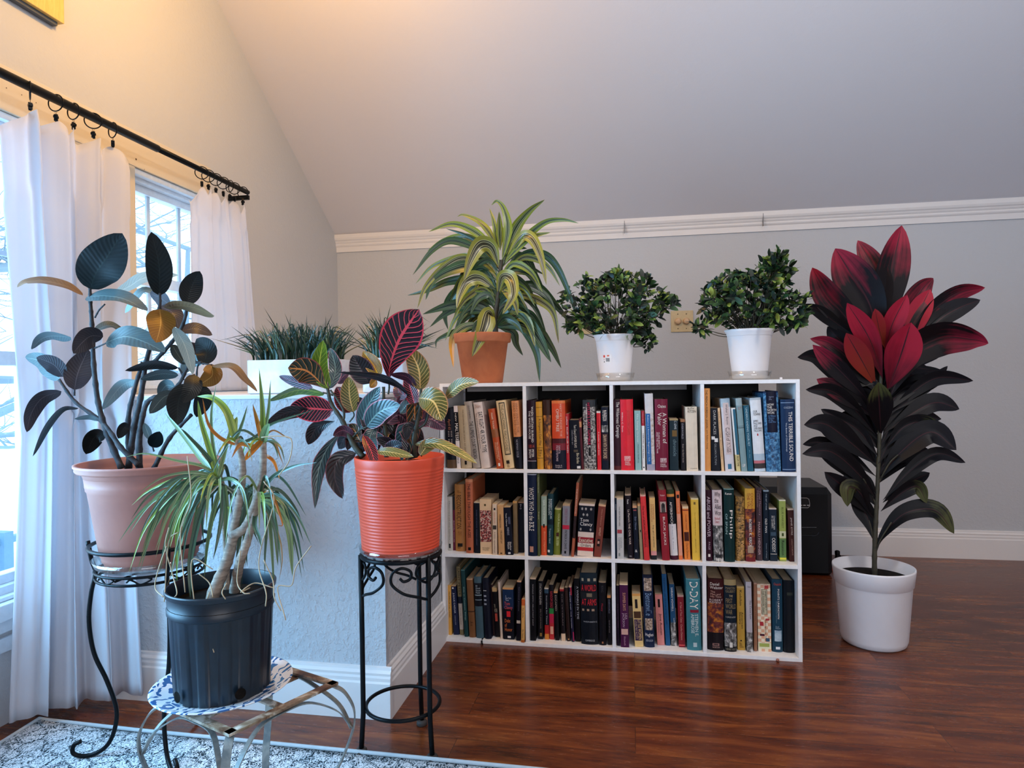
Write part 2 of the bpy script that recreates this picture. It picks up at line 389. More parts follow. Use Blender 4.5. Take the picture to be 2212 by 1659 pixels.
# gable wall with its two window openings, up to the slope
bm = bmesh.new()
def wallpoly(pts):
    a = [bm.verts.new((XW, y, z)) for y, z in pts]; b = [bm.verts.new((XW-.12, y, z)) for y, z in pts]
    bm.faces.new(a); bm.faces.new(b[::-1])
    for i in range(len(a)): j = (i+1) % len(a); bm.faces.new((a[j], a[i], b[i], b[j]))
ridge = .32
def cz(y): return ZT+SL*(YB-y) if y > ridge else ZT+SL*(YB-ridge)-SL*(ridge-y)
wallpoly([(-3.1, 0), (W1[0], 0), (W1[0], cz(W1[0])), (-3.1, cz(-3.1))])
wallpoly([(W1[0], 0), (W1[1], 0), (W1[1], W1[2]), (W1[0], W1[2])])
wallpoly([(W1[0], W1[3]), (W1[1], W1[3]), (W1[1], cz(W1[1])), (ridge, cz(ridge)), (W1[0], cz(W1[0]))])
wallpoly([(W1[1], 0), (W2[0], 0), (W2[0], cz(W2[0])), (W1[1], cz(W1[1]))])
wallpoly([(W2[0], 0), (W2[1], 0), (W2[1], W2[2]), (W2[0], W2[2])])
wallpoly([(W2[0], W2[3]), (W2[1], W2[3]), (W2[1], cz(W2[1])), (W2[0], cz(W2[0]))])
wallpoly([(W2[1], 0), (YB+.05, 0), (YB+.05, cz(YB+.05)), (W2[1], cz(W2[1]))])
bmesh.ops.recalc_face_normals(bm, faces=bm.faces)
o = link('wall_left', bm, M['wall']); o['kind'] = 'structure'
# sloped ceiling
bm = bmesh.new()
N_ = 24
for y0, y1 in ((YB+.1, ridge), (ridge, -3.2)):
    a = [bm.verts.new(p) for p in ((-1.9, y0, cz(y0)), (4.4, y0, cz(y0)), (4.4, y1, cz(y1)), (-1.9, y1, cz(y1)))]
    b = [bm.verts.new(v.co+Vector((0, 0, .1))) for v in a]
    bm.faces.new(a); bm.faces.new(b[::-1])
    for i in range(4): j = (i+1) % 4; bm.faces.new((a[j], a[i], b[i], b[j]))
bmesh.ops.recalc_face_normals(bm, faces=bm.faces)
o = link('ceiling', bm, M['ceiling']); o['kind'] = 'structure'
# half wall under the windows, carrying the ledge
struct('wall_half', (XW+.001, YF, 0), (XS, YB, ZL-.012), M['wallhalf'])
struct('trim_1', (XW+.001, YF-.004, ZL-.012), (XS+.004, YB, ZL), M['trimw'], .002)
def profile_run(name, prof, p0, p1, out, mat, nm=None):
    """extrude an (offset, z) profile from p0 to p1; out is the direction it sticks out"""
    bm = bmesh.new(); out = Vector(out); A, C = [], []
    for d, z in prof:
        A.append(bm.verts.new(Vector(p0)+out*d+Vector((0, 0, z)))); C.append(bm.verts.new(Vector(p1)+out*d+Vector((0, 0, z))))
    k = len(prof)
    for i in range(k): j = (i+1) % k; bm.faces.new((A[i], A[j], C[j], C[i]))
    bm.faces.new(A); bm.faces.new(C[::-1]); bmesh.ops.recalc_face_normals(bm, faces=bm.faces)
    o = link(name, bm, mat); o['kind'] = 'structure'; return o
base = [(0, 0), (.016, 0), (.016, .098), (.013, .103), (.0135, .112), (.011, .118), (.012, .125), (.007, .132), (.006, .139), (0, .141)]
profile_run('baseboard_back', base, (XS+.02, YB, 0), (4.3, YB, 0), (0, -1, 0), M['trimw'])
profile_run('baseboard_front', base, (XW, YF, 0), (XS+.016, YF, 0), (0, -1, 0), M['trimw'])
profile_run('baseboard_side', base, (XS, YF, 0), (XS, 2.6, 0), (1, 0, 0), M['trimw'])
crown = [(0, -.083), (.008, -.083), (.010, -.055), (.016, -.048), (.018, -.042), (.016, -.036), (.022, -.028), (.024, -.022), (.030, -.016), (.034, -.006), (.034, .016), (0, .016)]
profile_run('trim_2', crown, (XW, YB, ZT), (4.3, YB, ZT), (0, -1, 0), M['trimw'])
for k, u in enumerate((1349, 1649)):     # the two joints in the cornice
    p = at(u, 490, Y=YB-.035); struct('trim_%d' % (3+k), (p.x-.001, YB-.036, ZT-.06), (p.x+.001, YB-.02, ZT+.005), plain('#77767a'))
struct('trim_5', (XW, .0, 1.676), (XW+.012, 2.46, 1.80), M['cream'], .002)   # header board over both windows
struct('trim_6', (XW, 1.715, .89), (XW+.010, 2.04, 1.676), M['cream'], .002)
bm = bmesh.new()
for u, v in ((263, 333), (267, 333), (263, 341), (267, 341), (294, 344), (312, 366), (14, 190), (47, 205), (78, 222)):
    p = at(u, v, X=XW+.0125); r = .0035 if u == 294 else .0016
    bmesh.ops.create_circle(bm, cap_ends=True, segments=12, radius=r, matrix=Matrix.Translation(p)@Matrix.Rotation(pi/2, 4, 'Y'))
o = link('trim_7', bm, plain('#5a4630')); o['kind'] = 'structure'
def window(name, y0, y1, z0, z1, mull_y, mull_z, rail=None):
    """white vinyl window set back in the wall: outer frame, sash, muntins, pane"""
    e = bpy.data.objects.new(name, None); COL.objects.link(e); e.location = (XW, (y0+y1)/2, z0); e['kind'] = 'structure'
    def part(nm, bx, mat):
        bm = bmesh.new()
        for a, b in bx: box(bm, a, b, 0, .002)
        o = link(nm, bm, mat); o.location = -Vector(e.location); o.parent = e; return o
    fr = .034; X0, X1 = XW-.10, XW-.02
    part('window_frame', [((X0, y0, z0), (X1, y0+fr, z1)), ((X0, y1-fr, z0), (X1, y1, z1)), ((X0, y0+fr, z1-fr), (X1, y1-fr, z1)), ((X0, y0+fr, z0), (X1, y1-fr, z0+fr)),
                   ((XW-.0195, y0+.001, z1-.02), (XW+.004, y1-.001, z1-.001)), ((XW-.0195, y0+.001, z0+.001), (XW+.004, y1-.001, z0+.012))], M['frame'])
    s = fr+.026; sx0, sx1 = XW-.085, XW-.045
    part('sash', [((sx0, y0+fr, z0+fr), (sx1, y0+s, z1-fr)), ((sx0, y1-s, z0+fr), (sx1, y1-fr, z1-fr)), ((sx0, y0+s, z1-s), (sx1, y1-s, z1-fr)), ((sx0, y0+s, z0+fr), (sx1, y1-s, z0+s))]
         + ([((sx0, y0+s, rail-.02), (sx1+.01, y1-s, rail+.02))] if rail else []), M['frame'])
    part('muntin', [((XW-.07, y-.008, z0+s), (XW-.06, y+.008, z1-s)) for y in mull_y]+[((XW-.07, y0+s, z-.008), (XW-.06, y1-s, z+.008)) for z in mull_z], plain('#c4d8ea', .4))
    part('window_pane', [((XW-.068, y0+fr, z0+fr), (XW-.064, y1-fr, z1-fr))], M['glass'])
    return e
window('window_1', *W1, [.55, .95, 1.35], [1.3], 1.0)
window('window_2', *W2, [2.19, 2.36, 2.52], [1.30], 1.30)
# stepped sill and apron under the tall window
bm = bmesh.new(); box(bm, (XW, .1, .29), (XW+.03, 1.72, .335), 0, .003); box(bm, (XW, .1, .255), (XW+.018, 1.72, .29), 0, .003); box(bm, (XW, .1, .20), (XW+.012, 1.72, .24), 0, .003)
o = link('trim_8', bm, M['frame']); o['kind'] = 'structure'
# ------------------------------------------------------------ outside
def tree(root, h, seed, label):
    rnd = random.Random(seed); bm = bmesh.new()
    def grow(p, d, ln, r, lv):
        pts = [p]; q = p.copy(); dd = d.copy()
        for i in range(5):
            dd = (dd+Vector((rnd.uniform(-.22, .22), rnd.uniform(-.22, .22), rnd.uniform(-.12, .16)))).normalized(); q = q+dd*ln/5; pts.append(q.copy())
        tube(bm, pts, [r*(1-.12*i) for i in range(6)], 5 if lv < 2 else 3)
        if lv < 4:
            for k in range(5 if lv else 9):
                b = pts[rnd.randint(1 if lv else 2, 5)]; a = rnd.uniform(0, 2*pi)
                nd = Vector((cos(a), sin(a), rnd.uniform(-.1, .7))).normalized()
                grow(b, nd, ln*rnd.uniform(.45, .72), r*.42, lv+1)
    grow(Vector((0, 0, 0)), Vector((0, 0, 1)), h, .16, 0)
    o = link('bare_tree', bm, plain('#7f97a6', .9), loc=root); tag(o, label, 'tree', 'trees outside the windows'); return o  # haze is put into the branch colour, pale blue grey throughout
tree((-6.6, 5.0, -1.2), 3.6, 3, 'bare branching winter tree seen through the tall left window beside the curtain')
tree((-13.0, 17.5, -1.2), 6.2, 8, 'bare branching winter tree seen through the small window above the rubber plant')
o = struct('ground', (-60, -40, -1.3), (-1.9, 60, -1.2), plain('#e8eef4', .9)); o.name = 'snow_ground'; tag(o, 'snow covered ground outside the windows', 'snow', kind='structure')
e = empty('deck_railing', (-3.0, 2.2, -1.2), 'blue grey metal deck railing outside the tall left window', 'railing')
def loc_part(nm, a, b, mat, par, bev=0): 
    o = B(nm, a, b, mat, None, bev); o.location = -Vector(par.location); o.parent = par; return o
loc_part('top_rail', (-3.02, .4, .16), (-2.98, 3.4, .19), plain('#5f8aa8'), e); loc_part('bottom_rail', (-3.015, .4, -.36), (-2.985, 3.4, -.335), plain('#5f8aa8'), e)
for y in (1.0, 1.75, 2.72, 3.4): loc_part('rail_post', (-3.04, y-.025, -1.2), (-2.96, y+.025, .22), plain('#5f8aa8'), e)
for k in range(28): loc_part('baluster', (-3.006, .45+k*.105, -.34), (-2.994, .462+k*.105, .165), plain('#8fb0c4'), e)

# ------------------------------------------------------------ curtains, rod, rings
XR, ZR = -1.60, 1.735
e = empty('curtain_rod', (XR, 1.6, ZR), 'long black metal curtain rod running above both windows', 'curtain rod')
def relo(o, par): o.location = -Vector(par.location); o.parent = par; return o
relo(T('rod', [(XR, .1, ZR), (XR, 1.3, ZR), (XR, 2.05, ZR)], .0125, M['iron'], seg=16), e)
relo(T('rod', [(XR, 2.04, ZR), (XR, 2.4, ZR), (XR, 2.60, ZR)], .0100, M['iron'], seg=16), e)
relo(T('wall_return', spline([(XR, 2.58, ZR), (XR-.008, 2.625, ZR), (XR-.04, 2.65, ZR), (XW+.001, 2.655, ZR)], 6), .012, M['iron'], seg=14), e)
relo(L('wall_flange', [(.0, 0), (.022, 0), (.022, .005), (.012, .008), (0, .008)], M['iron']), e); COL.objects[-1] if 0 else None
fl = e.children[-1]; fl.rotation_euler = (0, pi/2, 0); fl.location = Vector((XW, 2.655, ZR))-Vector(e.location)
relo(B('bracket', (XW, 2.595, ZR-.03), (XR+.004, 2.607, ZR-.012), M['iron']), e); relo(B('bracket', (XW, .9, ZR-.03), (XR+.004, .912, ZR-.012), M['iron']), e)
def ring(u, ang, clipang, label, R=.0235, first=[None]):
    y = at(u, 200 if u < 300 else 390, X=XR).y
    e = bpy.data.objects.new('curtain_ring', None); COL.objects.link(e); e.location = (XR, y, ZR); e.rotation_euler = (0, 0, radians(ang)); e.empty_display_size = .02
    tag(e, label, 'curtain ring', 'black curtain rings with clips')
    zc = -R+.0135
    if first[0] is None:
        a = [(R*cos(t*pi/14), 0, zc+R*sin(t*pi/14)) for t in range(28)]
        h = T('hoop', a, .0018, M['iron'], e, 6, True)
        q = [(0, 0, zc-R), (.003, 0, zc-R-.004), (0, 0, zc-R-.009), (-.003, 0, zc-R-.004)]
        k = T('link', q, .0007, plain('#8a6a3c', .4, .8), e, 4, True)
        bm = bmesh.new(); z1 = zc-R-.009
        box(bm, (-.005, -.002, z1-.019), (.005, .002, z1), 0, .0008); box(bm, (-.005, -.006, z1-.011), (.005, .006, z1-.004), 0, .0008); box(bm, (-.0035, .002, z1-.021), (.0035, .0045, z1-.011), 0, .0005)
        c = link('clip', bm, M['iron'], e)
        first[0] = (h, k, c)
    else:
        for o in first[0]: n = o.copy(); COL.objects.link(n); n.parent = e
    for o in e.children:
        if o.name.startswith('clip'): o.rotation_euler = (0, 0, radians(clipang-ang))
    e['cz'] = 0; del e['cz']
    return Vector((XR, y, ZR+zc-R-.022))
CL1 = [ring(65, -42, 60, 'black curtain ring turned nearly edge on, first on the tall curtain from the left'),
       ring(120, 2, 20, 'black clip ring second from left on the tall curtain'), ring(158, -8, 80, 'black clip ring third from left, middle of the tall curtain'),
       ring(200, 30, 10, 'widest looking black clip ring, fourth on the tall curtain'), ring(242, -20, 40, 'black clip ring at the right edge of the tall curtain')]
CL2 = [ring(u, a, b, 'black curtain ring, %s of the tight bunch over the short curtain' % nm) for u, a, b, nm in
       ((436, 30, 30, 'first from left'), (450, 25, 5, 'second from left'), (466, 20, 60, 'third from left'), (482, 15, 20, 'fourth from left'), (496, -20, 70, 'fifth from left'), (506, 10, 15, 'sixth from left'), (524, 0, 80, 'last before the rod end'))]
def curtain(name, label, path_top, path_bot, clips, z1, amp, nf, seed, mid=None, flare=0, zstart=None):
    """pleated cloth hung from clips; path_* are plan polylines, folds run down it"""
    rnd = random.Random(seed); nu, nz = 150, 46; bm = bmesh.new(); rows = []
    ph = [rnd.uniform(0, 6.28) for _ in range(4)]
    def along(path, t):
        P = [Vector(p) for p in path]; L_ = [(b-a).length for a, b in zip(P, P[1:])]; s = t*sum(L_)
        for a, b, l in zip(P, P[1:], L_):
            if s <= l or (a, b) == (P[-2], P[-1]): return a.lerp(b, s/l), (b-a).normalized()
            s -= l
    cy = [c.y for c in clips]; y0, y1 = path_top[0][1], path_top[-1][1]
    ct = [(y-y0)/(y1-y0) for y in cy]
    for i in range(nz+1):
        s = i/nz; row = []
        for k in range(nu+1):
            t = k/nu
            a, ta = along(path_top, t); b, tb = along(path_bot, t)
            if mid and s < mid[1]: m_, tm = along(mid[0], t); p = a.lerp(m_, s/mid[1])
            elif mid: m_, tm = along(mid[0], t); p = m_.lerp(b, (s-mid[1])/(1-mid[1]))
            else: p = a.lerp(b, s)
            p = Vector((p.x, p.y)); tg = tb if s > .5 else ta; nrm = Vector((tg.y, -tg.x)) if len(tg) == 2 else Vector((tg[1], -tg[0]))
            sharp = lambda x: (math.asin(sin(x))/1.5708)*.55+sin(x)*.45
            tw = t+.012*sin(s*5+t*9+ph[3])
            f = sharp(tw*nf*2*pi+ph[0])*.62+sharp(tw*nf*3.7*pi+ph[1]+s*1.1)*.30+sin(tw*nf*7.3*pi+ph[2]+s*2.2)*.12
            A_ = amp*(.75+.35*s)
            p = p+nrm*f*A_+tg*sin(tw*nf*2*pi+ph[1])*A_*.35
            # the head sags between clips
            dmin = min(abs(t-c) for c in ct); near = sorted(ct, key=lambda c: abs(t-c))[0]
            gap = .5/max(1, len(ct))
            sag = min(dmin/gap, 1.6)**1.15*.042
            zt = ZR-.060-sag
            z = zt+(z1-zt)*s
            if i and s < .12: p = p+nrm*sin(t*nf*9+1)*.006
            p.x = max(p.x, XW+.022)
            row.append(bm.verts.new((p.x, p.y, z)))
        rows.append(row)
    for A, C in zip(rows, rows[1:]):
        for k in range(nu): bm.faces.new((A[k], A[k+1], C[k+1], C[k]))
    o = link(name, bm, M['curtain'], smooth=True)
    sd = o.modifiers.new('thickness', 'SOLIDIFY'); sd.thickness = .0012
    return tag(o, label, 'curtain')
curtain('curtain', 'long white cloth curtain hanging to the floor beside the tall window', [(-1.60, 1.485), (-1.60, 1.895)], [(-1.60, 1.485), (-1.57, 1.55), (-1.49, 1.62), (-1.395, 1.688)], CL1, .035, .034, 3.7, 5,
        mid=([(-1.60, 1.535), (-1.57, 1.625), (-1.52, 1.65), (-1.44, 1.690)], .49))
curtain('curtain', 'short white cloth curtain hanging to the ledge right of the small window', [(-1.60, 2.215), (-1.60, 2.60)], [(-1.60, 2.225), (-1.60, 2.70)], CL2, ZL+.006, .024, 3.3, 11)
# wooden panel high on the gable wall
o = B('wall_panel', (XW+.002, 1.2, 2.005), (XW+.03, 1.735, 2.5), M['woodpanel'], bev=.002); tag(o, 'pale yellow wooden panel hanging high on the window wall, top left corner', 'panel')
o2 = B('shadow_strip', (XW+.001, 1.21, 1.994), (XW+.018, 1.722, 2.006), plain('#5a6068'), o)  # dark strip standing in for the shadow below the panel

# ------------------------------------------------------------ wall plates
def plate(u0, v0, w, h, label, knobs):
    p = at(u0, v0, Y=YB); e = empty('dimmer_plate' if knobs else 'outlet_plate', (p.x, YB, p.z-h), label, 'wall plate')
    m_ = plain('#cdb98e', .4)
    B('plate', (0, -.006, 0), (w, 0, h), m_, e, .002)
    if knobs:
        for x in (.036, w-.036):
            k = L('knob', [(0, 0), (.0185, 0), (.0185, .003), (.0155, .006), (.0145, .018), (.012, .020), (0, .020)], plain('#d8b48c', .35), e, (x, -.006, h*.50), seg=32); k.rotation_euler = (pi/2, 0, 0)
            for z in (.018, h-.018): s = L('screw', [(0, 0), (.0028, 0), (.0028, .0015), (0, .0015)], plain('#6c5c40', .4), e, (x, -.006, z), seg=12); s.rotation_euler = (pi/2, 0, 0)
    else:
        for x in (.036, w-.036):
            B('toggle', (x-.006, -.018, h*.42), (x+.006, -.006, h*.6), plain('#d8c8a0', .4), e, .002)
            for z in (.03, h-.03): s = L('screw', [(0, 0), (.0028, 0), (.0028, .0015), (0, .0015)], plain('#6c5c40', .4), e, (x, -.006, z), seg=12); s.rotation_euler = (pi/2, 0, 0)
plate(1449, 672, .116, .114, 'beige double dimmer plate with two round knobs on the back wall between the bushy plants', 1)
plate(1247, 678, .116, .114, 'beige switch plate on the back wall, mostly hidden behind the left bushy plant', 0)

# ------------------------------------------------------------ rug
bm = bmesh.new(); nx, ny = 60, 60; R0, R1, S0, S1 = -1.60, 1.1, -.6, 1.55
g = [[bm.verts.new((R0+(R1-R0)*i/nx, S0+(S1-S0)*j/ny-.016*(i/nx)*j/ny*1.6, .0045+(.010*max(0, 1-i/5)*max(0, 1-(ny-j)/5)))) for i in range(nx+1)] for j in range(ny+1)]
for j in range(ny):
    for i in range(nx): bm.faces.new((g[j][i], g[j][i+1], g[j+1][i+1], g[j+1][i]))
rug = link('rug', bm, M['rug'], smooth=True); sd = rug.modifiers.new('t', 'SOLIDIFY'); sd.thickness = .004
tag(rug, 'pale blue and white distressed area rug on the wood floor under the plant stands', 'rug')
T('bound_edge', [(R0, S0, .008), (R0, .5, .008), (R0, 1.45, .009), (R0+.003, 1.548, .016), (R0+.06, 1.55, .012), (R0+.3, 1.547, .009), (0, 1.532, .009), (R1, 1.522, .009)], .005, plain('#b4c0c6', .9), rug)
bo = []
# ------------------------------------------------------------ bookcase
BX, BY, BW, BH, BD, TK = -.666, 2.264, 1.199, .911, .295, .012
bc = empty('bookcase', (BX, BY, 0), 'white twelve compartment cube bookcase full of books in the middle of the room', 'bookcase')
cw = (BW-5*TK)/4; ch = (BH-4*TK)/3
B('side_panel', (0, 0, 0), (TK, BD, BH), M['shelf'], bc, .0007); B('side_panel', (BW-TK, 0, 0), (BW, BD, BH), M['shelf'], bc, .0007)
for i in range(4):
    z = i*(ch+TK); B('top_panel' if i == 3 else ('base_panel' if i == 0 else 'shelf'), (TK, 0, z), (BW-TK, BD, z+TK), M['shelf'], bc, .0006)
for r in range(3):
    for k in range(1, 4):
        x = k*(cw+TK); z = r*(ch+TK)+TK; B('divider', (x, .001, z), (x+TK, BD, z+ch), M['shelf'], bc, .0005)
for k in (0, 1, 2): B('back_cleat', (k*(cw+TK)+TK+.02, BD-.02, BH-TK-.022), (k*(cw+TK)+cw-.01, BD-.008, BH-TK), M['shelf'], bc, .0005)
SHZ = [TK, TK+ch+TK, TK+2*(ch+TK)]

FONTC = {}
def text_mesh(s):
    if s not in FONTC:
        cu = bpy.data.curves.new('t', 'FONT'); cu.body = s; cu.resolution_u = 2; cu.space_line = .85
        ob = bpy.data.objects.new('t', cu); COL.objects.link(ob)
        me = bpy.data.meshes.new_from_object(ob)
        bpy.data.objects.remove(ob); FONTC[s] = me
    return FONTC[s]
def put_text(bm, s, mi, O, ax, ay, w, h, surf=None):
    """lay the string in the w x h box: O is the lower left corner, ax/ay its reading directions"""
    me = text_mesh(s); V = [v.co for v in me.vertices]
    if not V: return
    x0 = min(v.x for v in V); x1 = max(v.x for v in V); y0 = min(v.y for v in V); y1 = max(v.y for v in V)
    vs = []
    for v in V:
        p = O+ax*((v.x-x0)/(x1-x0)*w)+ay*((v.y-y0)/max(1e-6, y1-y0)*h)
        if surf: p = surf(p)
        vs.append(bm.verts.new(p))
    for p in me.polygons:
        try: bm.faces.new([vs[i] for i in p.vertices]).material_index = mi
        except ValueError: pass
def cmat(c): return MATS[c] if c in MATS else plain(c, .42)
CELLS = {}
def book(cell, zx0, zy0, sc, row, spec):
    bl, br, tl, yt, yb, kind, col, bands, decs, texts, label = spec
    f = lambda x, y: (zx0+x/sc, zy0+y/sc)
    Z = SHZ[row]
    u, v = f((bl+br)/2, yb)
    Y = at(u, v, Z=Z+.0005).y if row < 2 else BY+.012
    Y = min(max(Y, BY-.004), BY+.045)
    a = at(*f(bl, yb), Y=Y); b = at(*f(br, yb), Y=Y); c = at(*f(tl, yt), Y=Y)
    cx, cell_r = a.x, BX+TK
    lo = BX+TK+CI*(cw+TK)+.0005; hi = lo+cw-.001
    W = max(.008, b.x-a.x-.0008); H = min(c.z-Z, ch-.004)
    ang = math.atan2(c.x-a.x, max(.01, c.z-Z))       # lean, positive to the right
    D = min(.235, BD-.03) if H > .22 else (.16 if kind == 'h' else (.105 if H < .185 else .14))
    if H > .25: D = .20
    H = H/ max(.9, cos(ang)) - (W*abs(sin(ang)) if 0 else 0)
    x = a.x
    if ang < 0: piv = Vector((max(x, lo), Y, Z)); off = 0
    else: piv = Vector((min(x+W, hi), Y, Z)); off = -W
    lft = 0
    e = empty('book', piv, label, 'book', None); e.rotation_euler = (0, ang, 0); e.empty_display_size = .02
    R = .0025 if kind == 'h' else .0006                 # board thickness
    hard = kind == 'h'
    bul = min(.006, W*.16) if hard else .0008
    sf = lambda p: Vector((p.x, -bul*max(0, 1-((p.x-off)/W*2-1)**2)-.0003, p.z))
    cuts = sorted({0, 1} | {q for bnd in bands for q in bnd[:2]})
    cols = [col]+[bnd[2] for bnd in bands]; mats = [cmat(q) for q in cols]
    def mid_of(v):
        for i, (v0, v1, _) in enumerate(bands):
            if v0 <= v <= v1: return i+1
        return 0
    bm = bmesh.new(); NS = 7
    for v0, v1 in zip(cuts, cuts[1:]):
        zt, zb = H*(1-v0), H*(1-v1); mi = mid_of((v0+v1)/2)
        # outline of the cover seen from above: spine arc outside, boards, inner side
        out = [Vector((off, D, 0)), Vector((off, 0, 0))][0:1]
        pts = [(off, D)]+[(off+W*k/(NS-1), -bul*max(0, 1-(2*k/(NS-1)-1)**2)) for k in range(NS)]+[(off+W, D), (off+W-R, D), (off+W-R, R+.001), (off+R, R+.001), (off+R, D)]
        A = [bm.verts.new((p[0], p[1], zb)) for p in pts]; C = [bm.verts.new((p[0], p[1], zt)) for p in pts]; n = len(pts)
        for i in range(n):
            fc = bm.faces.new((A[i], A[(i+1) % n], C[(i+1) % n], C[i])); fc.material_index = mi
        if v0 == 0: fc = bm.faces.new(C); fc.material_index = mi
        if v1 == 1: fc = bm.faces.new(A[::-1]); fc.material_index = mi
    bmesh.ops.remove_doubles(bm, verts=bm.verts, dist=1e-5)
    for (u0, u1, v0, v1, dc) in decs:
        mats.append(cmat(dc)); NN = 5; prev = None
        for k in range(NN+1):
            xx = off+W*(u0+(u1-u0)*k/NN)
            p0, p1 = sf(Vector((xx, 0, H*(1-v1)))), sf(Vector((xx, 0, H*(1-v0)))); p0.y -= .0002; p1.y -= .0002
            cur = (bm.verts.new(p0), bm.verts.new(p1))
            if prev: fc = bm.faces.new((prev[0], cur[0], cur[1], prev[1])); fc.material_index = len(mats)-1
            prev = cur
    pi_ = .003 if hard else .0
    B('pages', (off+R, R+.002, pi_), (off+W-R, D-.004, H-pi_-.0008), M['paper'], e)
    if texts:
        tm = mats; sf2 = lambda p: sf(p)+Vector((0, -.0005, 0))
        for t in texts:
            s, tc, u0, u1, v0, v1 = t[:6]
            if cmat(tc) not in tm: tm.append(cmat(tc))
            mi = tm.index(cmat(tc))
            if len(t) > 6: put_text(bm, s, mi, Vector((off+W*u0, 0, H*(1-v1))), Vector((1, 0, 0)), Vector((0, 0, 1)), W*(u1-u0), H*(v1-v0), sf2)
            else: put_text(bm, s, mi, Vector((off+W*u0, 0, H*(1-v0))), Vector((0, 0, -1)), Vector((1, 0, 0)), H*(v1-v0), W*(u1-u0), sf2)
    link('cover', bm, mats, e)
    return e
CI = 0
def cell(name, zx0, zy0, sc, row, ci, specs):
    global CI; CI = ci
    for s in specs:
        s = list(s); s[-1] = s[-1]+' in the '+name
        book(name, zx0, zy0, sc, row, s)
Wt, Bk, Gd, Rd, Or = '#efe8e0', '#15141a', '#c8a468', '#c0202c', '#d87838'
cell('top left compartment', 940, 820, 7.9, 2, 0, [
 (205, 360, 165, 490, 1500, 'h', '#10152a', [(.86, 1, '#6a4c30')], [], [('April 65', '#a86a50', .25, .65, .18, .36), ('IIII III', '#b8aaa0', .3, .75, .38, .58)], 'dark navy book with brown foot, first from the left'),
 (372, 440, 315, 450, 1500, 'p', '#e8dcd8', [(.1, .56, '#14131a')], [], [('MALTESE', '#f0eae4', .1, .9, .28, .56), ('NEW', '#e8e0d8', .2, .6, .12, .25), ('ROE US', Bk, .2, .7, .8, .92)], 'thin white and black book with MALTESE lettering'),
 (450, 632, 385, 450, 1495, 'h', '#b8a484', [], [(.38, .58, .88, .94, Bk)], [('THE HISTORICAL FIGURE OF JESUS  E.P. SANDERS', '#6a5038', .42, .56, .06, .8)], 'plain tan hardcover with thin dark lettering'),
 (650, 780, 497, 380, 1505, 'h', '#a3978c', [], [], [('LEUCHTENBURG', '#55504c', .42, .66, .06, .26), ('THE SUPREME COURT REBORN', '#24242a', .3, .8, .3, .86)], 'grey leaning book with tall black title'),
 (790, 945, 650, 395, 1515, 'h', '#dccabe', [], [], [("D'Adamo", '#b08878', .15, .8, .03, .09, 1), ('EAT RIGHT 4R YOUR TYPE', '#201c28', .42, .88, .15, .76), ('The Individualized Diet Solution', '#5c5050', .12, .28, .16, .7)], 'pinkish white book reading EAT RIGHT'),
 (1055, 1168, 903, 505, 1520, 'h', '#b84c1c', [(.34, .48, '#9a5c34')], [(.34, .62, .91, .96, '#f0e0d0')], [('MARK TWAIN', '#f0d8c0', .35, .62, .07, .34), ('The Adventures of\nHuckleberry Finn', '#f0c8a0', .2, .75, .56, .86)], 'orange leaning book with small white lettering'),
 (1185, 1355, 1038, 365, 1520, 'h', '#e6c692', [], [(.26, .86, .03, .8, '#4a4436'), (.33, .79, .045, .785, '#e6c692'), (.3, .62, .88, .93, '#3a3028')], [('THE LANDMARK THUCYDIDES', '#6a5c40', .44, .68, .06, .74), ('FREE\nPRESS', '#6a4c30', .34, .62, .94, .985, 1)], 'cream hardcover with tall framed title panel'),
 (1375, 1500, 1300, 365, 1525, 'h', '#dc9058', [(.53, 1, '#12162a')], [], [('WHO WROTE THE\nDEAD SEA SCROLLS?', '#9c5830', .18, .85, .03, .5), ('NORMAN GOLB', '#9c9ca8', .3, .6, .57, .83)], 'two tone book, peach above and navy below'),
])
